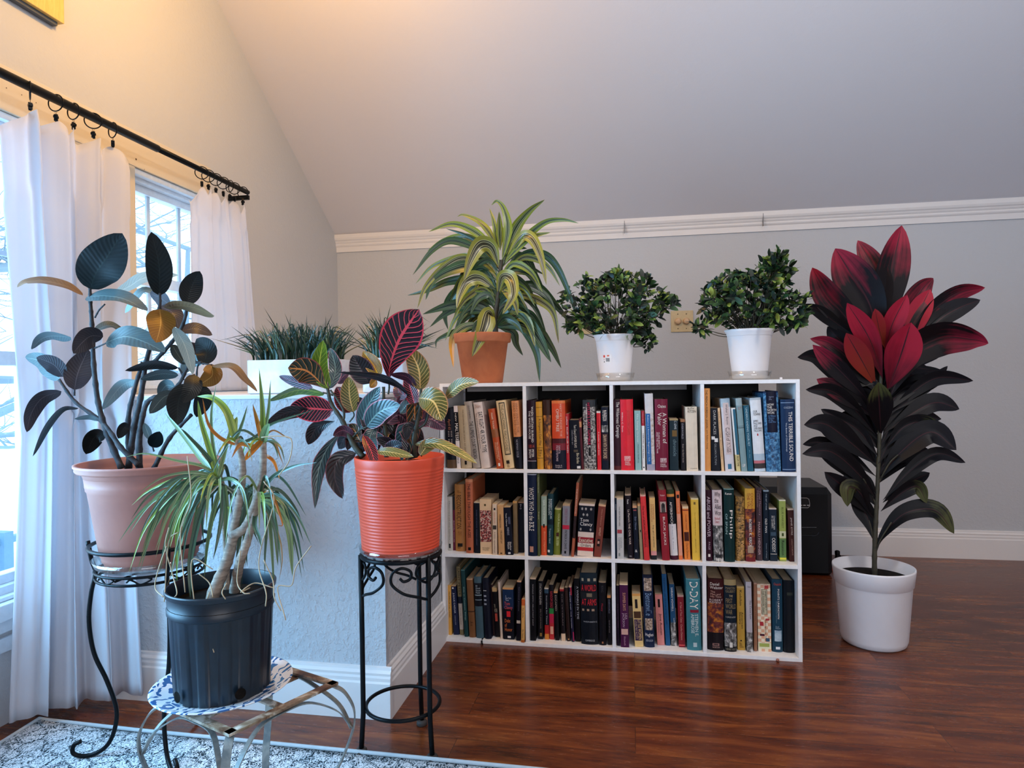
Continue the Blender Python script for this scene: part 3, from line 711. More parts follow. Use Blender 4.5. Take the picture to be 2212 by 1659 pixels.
cell('top second compartment from left', 1130, 820, 7.9, 2, 1, [
 (75, 235, 60, 355, 1530, 'h', '#36172a', [(.88, 1, '#1a2030')], [(.02, .98, .875, .885, '#9c8c90')], [('WHEN BRITAIN BURNED', Wt, .5, .72, .09, .61), ('THE WHITE HOUSE', Wt, .2, .42, .15, .56), ('PETER\nSNOW', Wt, .2, .75, .71, .84), ('1814', '#b04030', .2, .8, .64, .69, 1)], 'dark plum hardcover with white capitals'),
 (245, 355, 215, 380, 1520, 'h', '#d0921e', [], [(.02, .98, .08, .085, '#5a3c10'), (.02, .98, .215, .22, '#5a3c10'), (.02, .98, .68, .685, '#5a3c10'), (.02, .98, .83, .835, '#5a3c10')], [("A Surgeon's Civil War", '#4a3010', .3, .8, .25, .65), ('The Letters\nof Daniel\nM. Holt', '#4a3010', .2, .85, .70, .81, 1)], 'mustard yellow hardcover with ruled bands'),
 (370, 500, 335, 350, 1520, 'h', 'painting', [(0, .22, '#4a2a1c')], [], [], 'brown painted battle scene book without readable title'),
 (510, 740, 485, 360, 1525, 'h', '#dc4c1c', [(0, .04, '#e87838'), (.55, .62, '#5c2028'), (.62, .72, '#8a2030'), (.72, 1, '#1a1a38')], [], [('OMBU TREE', '#f0dccc', .32, .55, .12, .45), ('MEET ME UNDER THE', '#f0b8a0', .62, .74, .05, .52), ('SANTA\nMONTEFIORE', '#d8c0c8', .28, .6, .65, .88), ('Hodder &\nStoughton', '#d8c8c8', .2, .7, .93, .98, 1)], 'wide orange and navy sunset spine book'),
 (745, 800, 722, 585, 1520, 'p', '#b81a28', [], [], [('LUPICA', Wt, .15, .6, .05, .2), ('KILLER SELLER TAKEN', Wt, .25, .7, .24, .7)], 'thin red paperback beside the orange and navy book'),
 (810, 995, 785, 690, 1525, 'p', '#10142a', [], [(.62, .95, .93, .98, '#d8d4d0'), (.35, .75, .6, .65, '#5c5040')], [("Tom Clancy's POWER PLAYS", '#e0d8c8', .35, .66, .1, .56), ('Bio-Strike', '#e8dcb8', .6, .85, .67, .88), ('CREATED BY', '#a8a8b0', .2, .3, .2, .5)], 'black paperback with silver and gold title'),
 (1000, 1040, 950, 665, 1528, 'p', '#641e28', [(.02, .06, '#7a2a30'), (.06, .17, '#c88858')], [], [], 'very thin dark red leaning paperback'),
 (1045, 1255, 1015, 350, 1540, 'h', 'rubble', [(0, .1, '#3c4044')], [(.36, .62, .03, .65, '#26202c'), (.42, .58, .68, .8, '#15151c')], [("HITLER'S LAST GAMBLE", '#c81c4c', .38, .6, .04, .64), ('THE BATTLE OF THE BULGE', '#f0e8e0', .26, .34, .05, .64)], 'wide grey war photograph spine with red title'),
 (1270, 1340, 1252, 540, 1530, 'p', '#dc1020', [(0, .03, '#e8dcd4')], [], [('Nowhere Man', '#5c0c14', .3, .5, .06, .3), ('A drunker round down', '#f8e8e0', .3, .62, .35, .75)], 'bright red thin book with white cursive title'),
 (1350, 1470, 1330, 470, 1530, 'p', '#101c38', [(.42, .85, '#3c1a2c')], [(.05, .95, .29, .4, 'photo')], [('McPHERSON', Wt, .2, .8, .05, .22), ('DRAWN WITH THE SWORD', '#e0c0a0', .2, .75, .44, .82)], 'navy paperback with small black and white picture, rightmost'),
])
cell('top third compartment', 1315, 820, 7.9, 2, 2, [
 (85, 210, 70, 345, 1530, 'h', '#46202e', [(.94, 1, '#6a2c2c')], [], [('The Wilderness Campaign', '#f0e4dc', .25, .85, .03, .54)], 'maroon hardcover with white condensed title, leftmost'),
 (215, 440, 190, 340, 1545, 'h', '#e8142c', [], [(.26, .72, .8, .865, '#f4c8c8'), (.3, .68, .806, .858, '#e8142c')], [('William C. Davis', '#f8dcd8', .1, .22, .18, .46), ('FP', '#f8e8e4', .36, .62, .812, .85, 1), ('FREE\nPRESS', '#f8dcd8', .3, .72, .875, .93, 1), ('JEFFERSON DAVIS', '#c82820', .45, .75, .15, .5)], 'wide glossy red hardcover'),
 (455, 565, 435, 530, 1550, 'p', '#93bcbb', [], [], [('The Saving Graces', '#e8f0ec', .3, .62, .05, .53), ('Patricia Gaffney', '#28484c', .4, .6, .57, .88)], 'pale aqua paperback with white script title'),
 (575, 630, 555, 535, 1550, 'p', '#eeeeec', [(0, .25, '#b01c30')], [(.3, .7, .94, .96, Bk)], [('Houdini', '#e8b0b0', .3, .6, .03, .2), ('HEROES  of the hour', '#55555c', .3, .7, .38, .8)], 'thin white paperback with red top'),
 (650, 795, 610, 240, 1550, 'h', 'mapmat', [(0, .25, '#e0dcdc'), (.92, 1, '#a8a4b8')], [(.04, .6, .26, .92, '#1c64a8')], [('Robert J. | American Beginnings | Sch', '#d8e8f4', .2, .42, .28, .88)], 'tallest book, map patterned with bright blue strip'),
 (800, 1025, 780, 335, 1545, 'h', '#84193a', [], [(.38, .85, .825, .885, '#e8c8cc'), (.42, .81, .83, .88, '#84193a')], [('Oates', Wt, .24, .86, .075, .12, 1), ('A Woman of\nValor', Wt, .22, .9, .19, .62), ('CLARA BARTON\nAND THE CIVIL WAR', '#f0d8d8', .1, .36, .46, .76), ('FP', Wt, .5, .75, .835, .875, 1), ('FREE\nPRESS', '#f0d8d8', .38, .86, .9, .95, 1)], 'wide crimson hardcover with white flowing title'),
 (1045, 1195, 1035, 670, 1520, 'p', '#1e3844', [(0, .03, '#a89060')], [(.3, .85, .22, .34, '#7a5c28')], [('C. LEWIS', '#c8d4d8', .55, .8, .04, .2), ('chronicle', '#6c8890', .4, .8, .4, .72)], 'worn dark teal paperback with bronze patch'),
 (1235, 1315, 1225, 680, 1530, 'p', '#1c1a28', [(0, .05, '#9c6a48')], [], [('EVERWORLD', '#9c9ca8', .2, .6, .08, .38), ('Enter the Dark Inside', '#b8a8a0', .35, .65, .48, .84)], 'thin black paperback with worn edges'),
 (1330, 1530, 1305, 465, 1540, 'h', '#eadcc6', [], [], [('RUTH\nKITZEN', '#2a2a2a', .2, .9, .01, .09, 1), ('LITTLE BROWN', '#6c6458', .3, .9, .955, .97, 1)], 'plain cream hardcover with faded spine, rightmost'),
])
cell('top right compartment', 1510, 820, 7.902, 2, 3, [
 (90, 205, 75, 150, 1540, 'h', '#e89c50', [], [], [('THE FRENCH FOREIGN LEGION', '#503010', .3, .62, .02, .48), ('John Robert Young', '#503010', .35, .6, .5, .73)], 'tall orange book with dark title, leftmost'),
 (215, 365, 195, 485, 1535, 'p', '#101a2c', [], [(.05, .45, .45, .5, '#e8e4e0'), (.4, .8, .48, .54, '#e8e4e0')], [('DARK PLACES', '#b8b4b0', .3, .6, .04, .42), ('GILLIAN FLYNN', '#909498', .38, .62, .56, .9)], 'black paperback with small white shapes'),
 (385, 435, 310, 485, 1540, 'p', '#e8c090', [], [], [('KARL MENNINGER  BOTTOMFISH', '#8c5c38', .3, .62, .06, .8)], 'thin peach paperback leaning left'),
 (450, 610, 365, 325, 1535, 'h', '#e0dde2', [(0, .12, 'skyblue')], [(.2, .82, .06, .77, '#dcc8c4'), (.3, .7, .9, .97, '#34789c')], [('Walter J. Boyne', '#3c3c44', .4, .68, .08, .36), ('CLASH of WINGS', '#141420', .32, .74, .4, .74)], 'pale leaning hardcover reading CLASH of WINGS'),
 (640, 715, 548, 485, 1545, 'p', '#efefec', [(.74, 1, '#d8c88c')], [(.35, .98, .02, .74, '#1c6884')], [('FROM TIME', '#4c4020', .3, .8, .76, .92)], 'thin white paperback with teal strip and yellow foot'),
 (725, 830, 625, 320, 1550, 'h', '#83a0a4', [(0, .1, '#a0b4b8'), (.38, .385, '#3c5054'), (.4, .41, '#3c5054')], [], [('A Cold\nDay', '#b04040', .2, .8, .12, .16, 1), ('UP', Wt, .2, .7, .9, .94, 1)], 'grey green leaning book with pale foot'),
 (835, 935, 755, 440, 1535, 'p', '#1a6078', [], [], [('UNDERSTANDING YOUR PET', '#b4d4dc', .3, .66, .04, .62), ('Dr. Ray', '#88b4c0', .4, .6, .68, .8)], 'teal blue leaning paperback'),
 (950, 1140, 865, 315, 1550, 'h', '#e9edf0', [(0, .03, '#b8c4cc'), (.76, .85, '#b4cad8'), (.85, .89, '#c87078'), (.89, .96, '#4c4444'), (.96, 1, '#c8d8e4')], [(.42, .54, .485, .515, '#c03c3c')], [('OUR\nTOWNS', '#3c4450', .2, .85, .17, .24, 1), ('JAMES\nFALLOWS\nAND\nDEBORAH\nFALLOWS', '#3c4450', .15, .92, .3, .46, 1)], 'white hardcover reading OUR TOWNS'),
 (1150, 1405, 1095, 205, 1560, 'h', 'bluephoto', [(0, .02, '#18305c')], [(.16, .86, .0, .51, '#10163a')], [('Hattaway\nand\nJones', '#8c98b8', .34, .68, .06, .11, 1), ('HOW\nTHE\nNORTH\nWON', Wt, .2, .82, .15, .28, 1), ('A Military\nHistory\nof the\nCivil War', '#5c8cc0', .26, .78, .295, .39, 1)], 'wide blue battle picture book reading HOW THE NORTH WON'),
 (1420, 1665, 1385, 340, 1560, 'h', '#173862', [], [(.02, .98, .04, .05, '#7c98b8'), (.02, .98, .96, .97, '#7c98b8')], [('COZZENS', '#a8b8c8', .22, .88, .1, .125, 1), ('THIS TERRIBLE SOUND', Wt, .52, .8, .17, .85), ('The Battle of Chickamauga', '#c8d4e0', .28, .4, .32, .72)], 'wide dark blue hardcover, rightmost'),
])
cell('middle left compartment', 950, 1015, 8.295, 1, 0, [
 (145, 235, 130, 460, 1445, 'h', '#bcb6ac', [(0, .02, '#6c6860')], [(.25, .6, .87, .95, '#2c2c30')], [('Memoirs of the letters', '#8c8880', .3, .6, .1, .8)], 'narrow pale grey book, leftmost'),
 (240, 282, 232, 475, 1440, 'p', '#781c3c', [(0, .25, '#2c3038')], [], [('ROYAL HOUSE', '#d8a8b0', .3, .7, .45, .85)], 'sliver thin crimson paperback'),
 (285, 465, 265, 255, 1450, 'h', '#b07436', [], [(.25, .75, .88, .93, '#2c2018')], [('ERIC\nFONER', '#5c3818', .3, .72, .09, .13, 1), ('RECONSTRUCTION', '#241c20', .2, .66, .16, .66), ('1863-\n1877', '#8c5020', .3, .7, .7, .77), ('HARPER\nROW', '#2c2018', .25, .75, .89, .96, 1)], 'copper brown hardcover reading RECONSTRUCTION'),
 (475, 608, 458, 165, 1485, 'h', '#b8603c', [(0, .04, '#c87c54')], [(.3, .7, .92, .96, Bk)], [('THE BIBLE THROUGH THE AGES', '#2c141c', .3, .7, .06, .79)], 'tall rust red hardcover with black title'),
 (620, 722, 612, 575, 1490, 'p', '#0d1128', [(0, .02, '#c8b8a0')], [], [('GUARD OF HONOR  MODERN LIBRARY', '#5c6080', .4, .56, .15, .85)], 'plain navy paperback next to the rust red one'),
 (730, 940, 712, 530, 1500, 'p', '#e2c096', [], [(.02, .98, .2, .78, 'battle'), (.4, .55, .08, .12, '#5c4c28')], [('RICHARD\nHOLMES', '#6c5434', .2, .8, .88, .94, 1)], 'wide cream paperback with painted battle panel'),
 (948, 1030, 942, 610, 1520, 'p', '#e0c6aa', [], [(.3, .7, .08, .12, Bk), (.1, .9, .42, .5, '#4a4038')], [('SANDRA BROWN', '#c87c60', .3, .7, .16, .38), ('A KISS remembered', '#7c6450', .35, .7, .55, .95)], 'cream paperback with small bird picture'),
 (1055, 1165, 1030, 635, 1525, 'p', '#d09c64', [], [(.3, .62, .95, .975, '#5c4020')], [('CORNELIUS RYAN', '#2c1c14', .3, .6, .18, .45), ('THE LONGEST DAY', '#2c1c14', .4, .7, .5, .77)], 'caramel paperback with black lettering'),
 (1190, 1320, 1135, 675, 1525, 'p', '#0f1330', [], [(.3, .65, .94, .98, '#e0dcd8'), (.6, .9, .2, .35, '#50546c')], [('Tom Clancy', Wt, .22, .45, .12, .4), ('POWER PLAYS', '#b0b4c4', .35, .65, .42, .58), ('Shadow\nWatch', Wt, .3, .85, .72, .9)], 'black paperback with white lettering, cover curling at the top'),
 (1325, 1400, 1310, 560, 1500, 'p', '#836a46', [(0, .04, '#c89450')], [], [], 'plain khaki paperback without title'),
 (1405, 1508, 1405, 575, 1475, 'p', '#12142c', [(0, .02, '#c89c78')], [], [('0=3', '#b8b8c4', .3, .62, .04, .14)], 'black creased paperback, rightmost'),
])
cell('middle second compartment', 1130, 1015, 7.9, 1, 1, [
 (90, 245, 75, 70, 1465, 'h', '#0d2148', [(0, .01, '#b8bcc8')], [(.2, .6, .88, .95, '#c89078')], [("WHO'S WHO in the BIBLE", Wt, .15, .72, .16, .69)], 'tall navy hardcover with large white title, leftmost'),
 (250, 286, 238, 60, 1470, 'p', '#5a6238', [], [], [('PLANTING BULBS', '#a8ac84', .25, .7, .04, .23), ('Projects', '#d8d4a8', .3, .8, .46, .55)], 'very tall thin olive book'),
 (310, 405, 310, 450, 1455, 'p', '#a2b29c', [(.5, 1, '#e04c14')], [(.35, .65, .47, .53, '#2c2018')], [('GAIL HONEYMAN', '#eef0e4', .35, .7, .06, .46), ('Eleanor Oliphant', '#f8b880', .4, .75, .6, .94)], 'sage green and orange paperback'),
 (415, 512, 425, 410, 1455, 'h', '#1a4650', [(.42, .5, '#10283c')], [(.05, .45, .91, .95, '#e8e8e8')], [('ROBERT LOUIS\nSTEVENSON', '#d8e4e4', .1, .75, .08, .4), ('Treasure Island', '#b8ccd0', .3, .6, .56, .8)], 'dark teal book with white lettering'),
 (520, 635, 540, 660, 1445, 'h', '#788028', [(0, .02, '#d8d090')], [(.35, .75, .52, .6, '#5c2c20')], [('YOUR Best Life', '#d8dca0', .55, .8, .1, .5), ('JOEL OSTEEN', '#d8dca0', .3, .75, .6, .8)], 'olive green small hardcover'),
 (660, 785, 678, 590, 1470, 'p', '#84848e', [(0, .03, '#b89878')], [(.02, .98, .4, .48, '#c0183c'), (.35, .6, .9, .95, '#18181c')], [('MERRICK THE BORN', '#8c5c74', .3, .7, .08, .36), ('PATRICK A. DAVIS', '#24242c', .35, .68, .5, .86)], 'grey paperback with a red band'),
 (820, 868, 910, 220, 1480, 'p', '#a8583a', [(.45, .75, '#3c2424')], [], [('THE FAR PAVILIONS', '#e0c0a8', .25, .65, .08, .42)], 'tall thin copper book leaning to the right'),
 (925, 1195, 955, 580, 1475, 'p', '#e2ccbc', [(.04, .54, '#11152c'), (.64, .75, '#9c1c28'), (.83, .9, '#c01c20')], [], [('* *  *\n * * ', Wt, .15, .85, .07, .24, 1), ('Tom\nClancy', Wt, .1, .9, .28, .44, 1), ('Executive', '#f0e0c8', .08, .95, .655, .735, 1), ('Orders', '#3c2c30', .2, .85, .76, .82, 1), ('*      *', Wt, .1, .85, .46, .52, 1)], 'fat flag patterned paperback with stars and red stripes'),
 (1205, 1330, 1290, 600, 1485, 'p', '#843a2a', [(0, .03, '#d8a880')], [(.3, .7, .66, .8, '#2c1818'), (.35, .6, .7, .75, '#d8a08c')], [('HAMLET', '#e0b090', .4, .65, .44, .6), ('William Shakespeare', '#b87860', .4, .65, .08, .4)], 'brick red paperback leaning right, rightmost'),
])
cell('middle third compartment', 1315, 1015, 7.9, 1, 2, [
 (103, 133, 100, 480, 1510, 'p', '#16304a', [], [], [('CONWAY', '#a8b4c0', .3, .7, .1, .2)], 'sliver thin dark blue book, leftmost'),
 (145, 262, 135, 475, 1520, 'p', '#c9c6c2', [(0, .03, '#e0c8a8')], [(.05, .75, .52, .58, '#b03c44'), (.2, .45, .9, .95, '#8c9088')], [('THE VIEW FROM HERE', '#4c4c54', .3, .5, .14, .46), ('LORNA\nLANDVIK', '#8c8c90', .2, .75, .65, .86)], 'pale grey paperback with little red picture'),
 (325, 430, 275, 415, 1510, 'h', '#281826', [(0, .02, '#c0a890')], [], [('Foote', Wt, .3, .6, .08, .15), ("La Pierre's THE CIVIL WAR", '#e8d0c0', .35, .68, .24, .78), ('NAL', '#b8b0b8', .3, .7, .95, .97, 1)], 'dark brown hardcover reading THE CIVIL WAR'),
 (440, 520, 405, 615, 1520, 'p', '#0f1a34', [(0, .04, '#d89c70')], [(.15, .85, .07, .09, '#b04848')], [('Stir Now', '#7c88a4', .35, .75, .2, .45), ('&', Wt, .2, .7, .82, .87, 1)], 'short dark blue paperback'),
 (540, 592, 490, 590, 1530, 'p', '#9c8e6c', [(0, .03, '#d8a468')], [(.4, .75, .46, .5, Bk)], [], 'thin khaki paperback'),
 (605, 703, 535, 430, 1540, 'h', '#e03030', [(0, .02, '#e8b0a0')], [], [('The last of ADRIAN MESSENGER', '#6c1018', .25, .6, .16, .8), ('Philip MacDonald', '#8c1820', .68, .85, .55, .8)], 'scarlet leaning hardcover'),
 (725, 825, 690, 480, 1530, 'p', '#e6b870', [(.86, .93, '#e89c98'), (.93, 1, '#282c30')], [], [('STEPHANIE\nEVANOVICH', '#b87038', .2, .8, .1, .38), ('big girl panties', '#3c2c28', .42, .7, .44, .8)], 'yellow paperback with pink and black foot'),
 (915, 1048, 845, 345, 1540, 'h', '#9c1c2c', [(.15, .155, '#3c1018'), (.32, .33, '#3c1018')], [(.12, .9, .165, .315, '#b8a498'), (.25, .75, .2, .315, '#1c1c28'), (.36, .64, .185, .25, '#1c1c28')], [('Robert', '#f0c8c8', .2, .8, .06, .085, 1), ('BLACK JACKS', Wt, .3, .66, .38, .78)], 'dark red hardcover with dark portrait silhouette'),
 (1060, 1188, 985, 340, 1530, 'h', '#12202a', [(0, .06, '#3c4c28'), (.06, .1, '#d88838'), (.49, .94, '#e8e4e4'), (.94, 1, '#581834')], [], [('AFTERSHOCK', Wt, .3, .62, .17, .5), ('Robert B. Reich', '#a8a4a8', .4, .55, .52, .85)], 'black and white hardcover reading AFTERSHOCK'),
 (1197, 1268, 1140, 365, 1530, 'p', '#e8743c', [(.33, .94, '#e89c80')], [(.2, .85, .05, .1, '#2c2424')], [('ORANGE CRUSH', '#f0b890', .3, .7, .12, .3)], 'narrow orange and salmon paperback'),
 (1295, 1400, 1255, 625, 1530, 'p', '#e8842c', [(0, .04, '#e8c8a0'), (.06, .08, '#903020')], [(.1, .9, .48, .65, '#5c2418')], [('OLIVER TWIST', '#a03c18', .4, .65, .15, .44), ('Charles Dickens', '#7c2c10', .38, .68, .68, .97)], 'orange paperback with small dark drawing'),
 (1430, 1563, 1400, 485, 1540, 'p', '#e6bc3c', [(0, .02, '#e8d8a8')], [(.35, .6, .06, .1, '#7c6020')], [('The unforgetting of Jane', '#8c6c20', .4, .55, .22, .6), ('JESSICA', '#8c6c20', .4, .55, .65, .88)], 'bright yellow paperback, rightmost'),
])
cell('middle right compartment', 1510, 1015, 7.902, 1, 3, [
 (125, 235, 110, 345, 1550, 'h', '#44162e', [], [(.3, .65, .9, .94, Wt)], [('ABUSE and POWER', '#d8c0cc', .2, .72, .09, .66), ('PAGE', '#c8a8b8', .35, .65, .73, .84)], 'plum purple hardcover, leftmost'),
 (255, 422, 220, 330, 1560, 'h', '#e0cccc', [(.5, 1, 'photo'), (0, .01, '#6c6058')], [(.15, .8, .9, .945, '#38383c')], [('Why\nthe\nAllies\nWon', '#24243c', .22, .88, .03, .36, 1), ('Richard\nOvery', '#b84858', .2, .75, .38, .48, 1), ('NORTON', Wt, .2, .85, .955, .98, 1)], 'white topped hardcover with grey photograph below'),
 (440, 618, 420, 320, 1565, 'h', '#0c3a3a', [(0, .01, '#7c9c98')], [], [('Kamen', Wt, .12, .75, .05, .08, 1), ('Philip', Wt, .45, .82, .29, .68), ('OF SPAIN', '#a8c8c4', .12, .3, .34, .62)], 'dark green hardcover reading Philip'),
 (628, 785, 622, 455, 1550, 'h', 'camo', [], [], [('BATTLE at\nBULL RUN', '#e8b474', .2, .95, .32, .64), ('William\nC. Davis', '#e8b474', .15, .9, .68, .96)], 'brown mottled book with cream capitals'),
 (798, 970, 780, 315, 1560, 'h', 'flame', [(0, .28, '#dca434'), (.94, 1, '#7c2028')], [(.2, .8, .78, .88, '#a88c74')], [('CONQUER\nTHE VALLEY', '#a04820', .2, .85, .06, .36), ('ROBERT K. KRICK', Wt, .35, .62, .42, .8)], 'book with golden top fading to dark flames'),
 (980, 1088, 965, 300, 1530, 'h', '#564048', [], [], [('Total Memory\nMakeover', '#9c7c84', .15, .8, .04, .38), ('MARILU HENNER', '#c8a8a8', .3, .65, .47, .92)], 'dusty mauve brown hardcover'),
 (1100, 1198, 1095, 345, 1545, 'h', '#12263a', [(0, .02, '#98a8b4')], [], [('THE ART of WAR', '#b8c4cc', .4, .6, .05, .28), ('OLD MAN', Wt, .3, .65, .4, .6), ('Scenes of West', '#98a8b4', .45, .6, .75, .96)], 'narrow midnight blue hardcover'),
 (1215, 1345, 1195, 655, 1555, 'p', '#142c40', [(0, .02, '#e0ccc0')], [(.15, .85, .45, .52, '#3c5468'), (.05, .95, .86, .87, '#c8c0b0')], [('CHAMPLAIN\nIN QUEBEC', '#d8d4cc', .25, .75, .14, .4), ('ODESSY', Wt, .3, .75, .56, .83)], 'worn dark blue paperback with round emblem'),
 (1380, 1495, 1365, 510, 1555, 'p', '#98a44c', [(0, .02, '#e8e0c0'), (.51, .62, '#c8c8a0'), (.63, .94, '#5c8048'), (.92, .97, '#e0d83c')], [(.35, .65, .54, .59, '#4c5c20')], [('BLUE HARVEST', '#5c6c20', .35, .65, .12, .46), ('Reunion', '#28341c', .3, .7, .66, .9)], 'light green paperback with white flower'),
 (1548, 1655, 1510, 660, 1560, 'p', '#54221e', [(0, .03, '#d8b8a0')], [], [('JANE EYRE', '#e8d0c0', .35, .68, .17, .5), ('CHARLOTTE BRONTE', '#c09080', .4, .62, .57, .88)], 'brown red paperback in a pale edged cover, rightmost'),
])
cell('bottom left compartment', 950, 1190, 7.54, 0, 0, [
 (140, 195, 125, 560, 1365, 'p', '#dca248', [], [], [('TRIUMPH OF THE COUNT', '#2c2420', .3, .7, .12, .65)], 'thin golden yellow paperback, leftmost'),
 (230, 320, 172, 570, 1365, 'p', '#1c2850', [(0, .01, '#c8986c')], [(.3, .6, .03, .06, Wt)], [('JULIUS CAESAR', '#c8ccd8', .3, .68, .14, .56), ('CHRISTIAN MEIER', '#8c94a8', .4, .6, .6, .8)], 'blue leaning paperback'),
 (330, 395, 268, 255, 1365, 'h', '#7c6e4c', [(.44, .54, '#142038'), (.54, .92, '#c0b4a8')], [], [('SAINT PETER', '#3c3424', .3, .8, .02, .42), ('MICHAEL GRANT', '#4c4440', .38, .62, .6, .85)], 'tall olive, navy and white banded hardcover'),
 (405, 472, 342, 310, 1395, 'h', '#14464a', [(0, .01, '#4c7c7c')], [], [('Ode to Common Things', '#98bcb4', .35, .7, .25, .75)], 'tall thin dark green hardcover'),
 (485, 590, 434, 450, 1405, 'h', '#80532f', [(0, .02, '#b89070'), (.55, .57, '#4c2c18')], [], [('Modern\nGuide', '#3c2414', .3, .7, .72, .8, 1)], 'plain brown cloth hardcover'),
 (600, 722, 554, 420, 1415, 'h', '#44606c', [(.1, .48, '#10182a')], [(.05, .98, .29, .305, '#8ca0a8'), (.05, .98, .37, .38, '#8ca0a8')], [('All\nAbout\nHouse\nPlants', '#a8b4bc', .2, .85, .13, .27, 1)], 'slate blue hardcover with black title block'),
 (740, 845, 690, 440, 1430, 'h', '#121a34', [], [(.1, .6, .2, .21, '#c8ccd4')], [('- - -', '#98a0b0', .15, .55, .28, .44)], 'dark navy hardcover with hanging ribbon marker'),
 (862, 890, 825, 550, 1345, 'p', '#40262a', [], [], [], 'thin maroon paperback behind its neighbours'),
 (905, 985, 850, 600, 1400, 'p', '#191620', [(0, .08, '#d8b078')], [(.25, .75, .52, .68, '#c04c3c')], [('THE\nHITCHER', '#c8b8a0', .2, .8, .33, .5, 1)], 'black paperback with a red oval'),
 (990, 1025, 945, 510, 1430, 'h', '#cfbcae', [], [], [], 'thin plain pale pink book'),
 (1038, 1215, 1022, 600, 1440, 'p', '#16345e', [(0, .03, '#d89c60'), (.4, 1, '#10162c')], [(.35, .7, .45, .56, '#d8202c'), (.4, .7, .93, .97, '#d8d4d0')], [('A\nNew York\nTimes', '#c8ccd8', .25, .8, .14, .25, 1), ('Tom\nClancy', '#e05850', .15, .9, .27, .43, 1), ('Debt\nof\nHonor', '#e0783c', .15, .85, .6, .84, 1)], 'fat blue paperback with red sun emblem'),
 (1245, 1315, 1260, 490, 1460, 'p', '#121028', [(0, .02, '#d8a884')], [(.05, .95, .66, .71, '#d8ccc0')], [('Selected poems', '#8c88a0', .4, .6, .1, .5)], 'black paperback with small white band'),
 (1325, 1383, 1332, 790, 1490, 'p', '#e0aa60', [(0, .14, '#c85c20'), (.94, 1, '#c06828')], [], [('For Stella', '#3c2c20', .3, .7, .2, .42), ('Dr. Seuss', '#4c3824', .3, .7, .7, .9)], 'short orange yellow thin book, rightmost'),
])
cell('bottom second compartment', 1130, 1190, 7.54, 0, 1, [
 (115, 212, 112, 440, 1460, 'p', '#0f101c', [(0, .02, '#d8b898')], [], [('RONALD SMITH | RELUCTANT SAINT', '#a8a4a8', .35, .6, .1, .76)], 'black book with thin spaced lettering, leftmost'),
 (245, 330, 240, 490, 1435, 'p', '#191722', [], [(.35, .75, .89, .95, '#8c6c34')], [('STATION ELEVEN', '#c8c0b8', .3, .7, .04, .4), ('EMILY ST. JOHN MANDEL', '#8c8078', .35, .65, .48, .82)], 'black paperback with round gold emblem'),
 (355, 425, 345, 605, 1440, 'p', '#12162a', [(0, .02, '#e0d0c0'), (.03, .1, '#34546c'), (.72, .89, '#b01c20'), (.89, 1, '#d8842c')], [], [('Searching for Titans', '#c8ccd4', .35, .65, .14, .7)], 'black paperback with red and orange foot'),
 (432, 510, 418, 550, 1440, 'p', '#161422', [(.43, .53, '#2c8c44'), (.53, .7, '#c01848'), (.7, 1, '#b82830')], [(.2, .85, .76, .9, '#e0a890')], [('RANDOM DEAD', '#c02c3c', .25, .8, .12, .42)], 'paperback with green dot and red cartoon foot'),
 (525, 590, 498, 655, 1455, 'p', '#17141f', [(0, .04, '#d8985c')], [], [('ESCAPED', '#a89c90', .25, .7, .08, .4)], 'black paperback with orange top edge'),
 (625, 695, 595, 605, 1465, 'p', '#1b1320', [(0, .02, '#e8b08c'), (.02, .06, '#a82028'), (.86, 1, '#dcc0a4')], [], [('THE VETERAN', '#8c7c7c', .4, .6, .1, .7)], 'dark paperback with cream foot'),
 (717, 775, 672, 600, 1470, 'p', '#38201e', [], [(.3, .7, .95, .97, '#d89c60')], [('PERSON', '#5c3c34', .3, .7, .06, .38)], 'thin dark brown leaning paperback'),
 (792, 840, 742, 575, 1480, 'p', '#1a1e44', [(0, .02, '#e8b8a0')], [(.5, .98, .02, .16, '#b02038'), (.6, .98, .82, .98, '#a81c50')], [('CRIMES AND THE TOWN', '#c8ccdc', .15, .45, .1, .75)], 'thin blue and magenta leaning paperback'),
 (850, 940, 828, 450, 1475, 'p', '#0b0b16', [], [], [('A WRINKLE IN TIME', '#c8c8d0', .45, .8, .12, .64), ('MADELEINE L ENGLE', '#5c5c74', .1, .28, .12, .6)], 'black paperback reading A WRINKLE IN TIME'),
 (950, 1230, 922, 355, 1515, 'h', '#0f1b2a', [(.0, .14, '#1a2e3c'), (.27, .36, '#262a30')], [(.1, .22, .07, .11, '#a89c84'), (.45, .6, .07, .11, '#a89c84'), (.8, .95, .07, .11, '#a89c84'), (.1, .22, .5, .53, '#a88c74'), (.38, .52, .5, .53, '#a88c74'), (.66, .82, .5, .53, '#a88c74'), (.38, .7, .28, .33, '#7c6c58')], [('A WORLD', '#d8202c', .08, .95, .16, .25, 1), ('AT ARMS', '#d8202c', .08, .95, .36, .45, 1), ('WEINBERG', '#a8acb0', .15, .95, .67, .69, 1), ('CAMBRIDGE', '#b8bcc0', .25, .8, .93, .955, 1)], 'widest navy hardcover reading A WORLD AT ARMS'),
 (1240, 1360, 1230, 500, 1530, 'h', '#15101d', [(0, .01, '#a88c70')], [(.4, .6, .94, .97, '#a8704c')], [('KING', '#44444c', .35, .65, .06, .16), ('Misery', '#a82838', .25, .6, .34, .46)], 'black hardcover with small red script'),
 (1385, 1450, 1368, 725, 1530, 'p', '#14111d', [(0, .05, '#d88c4c')], [], [('EVERWORLD', '#7c7c90', .3, .7, .08, .36), ('land of loss', '#9c8c88', .35, .6, .5, .75)], 'short black paperback, rightmost'),
])
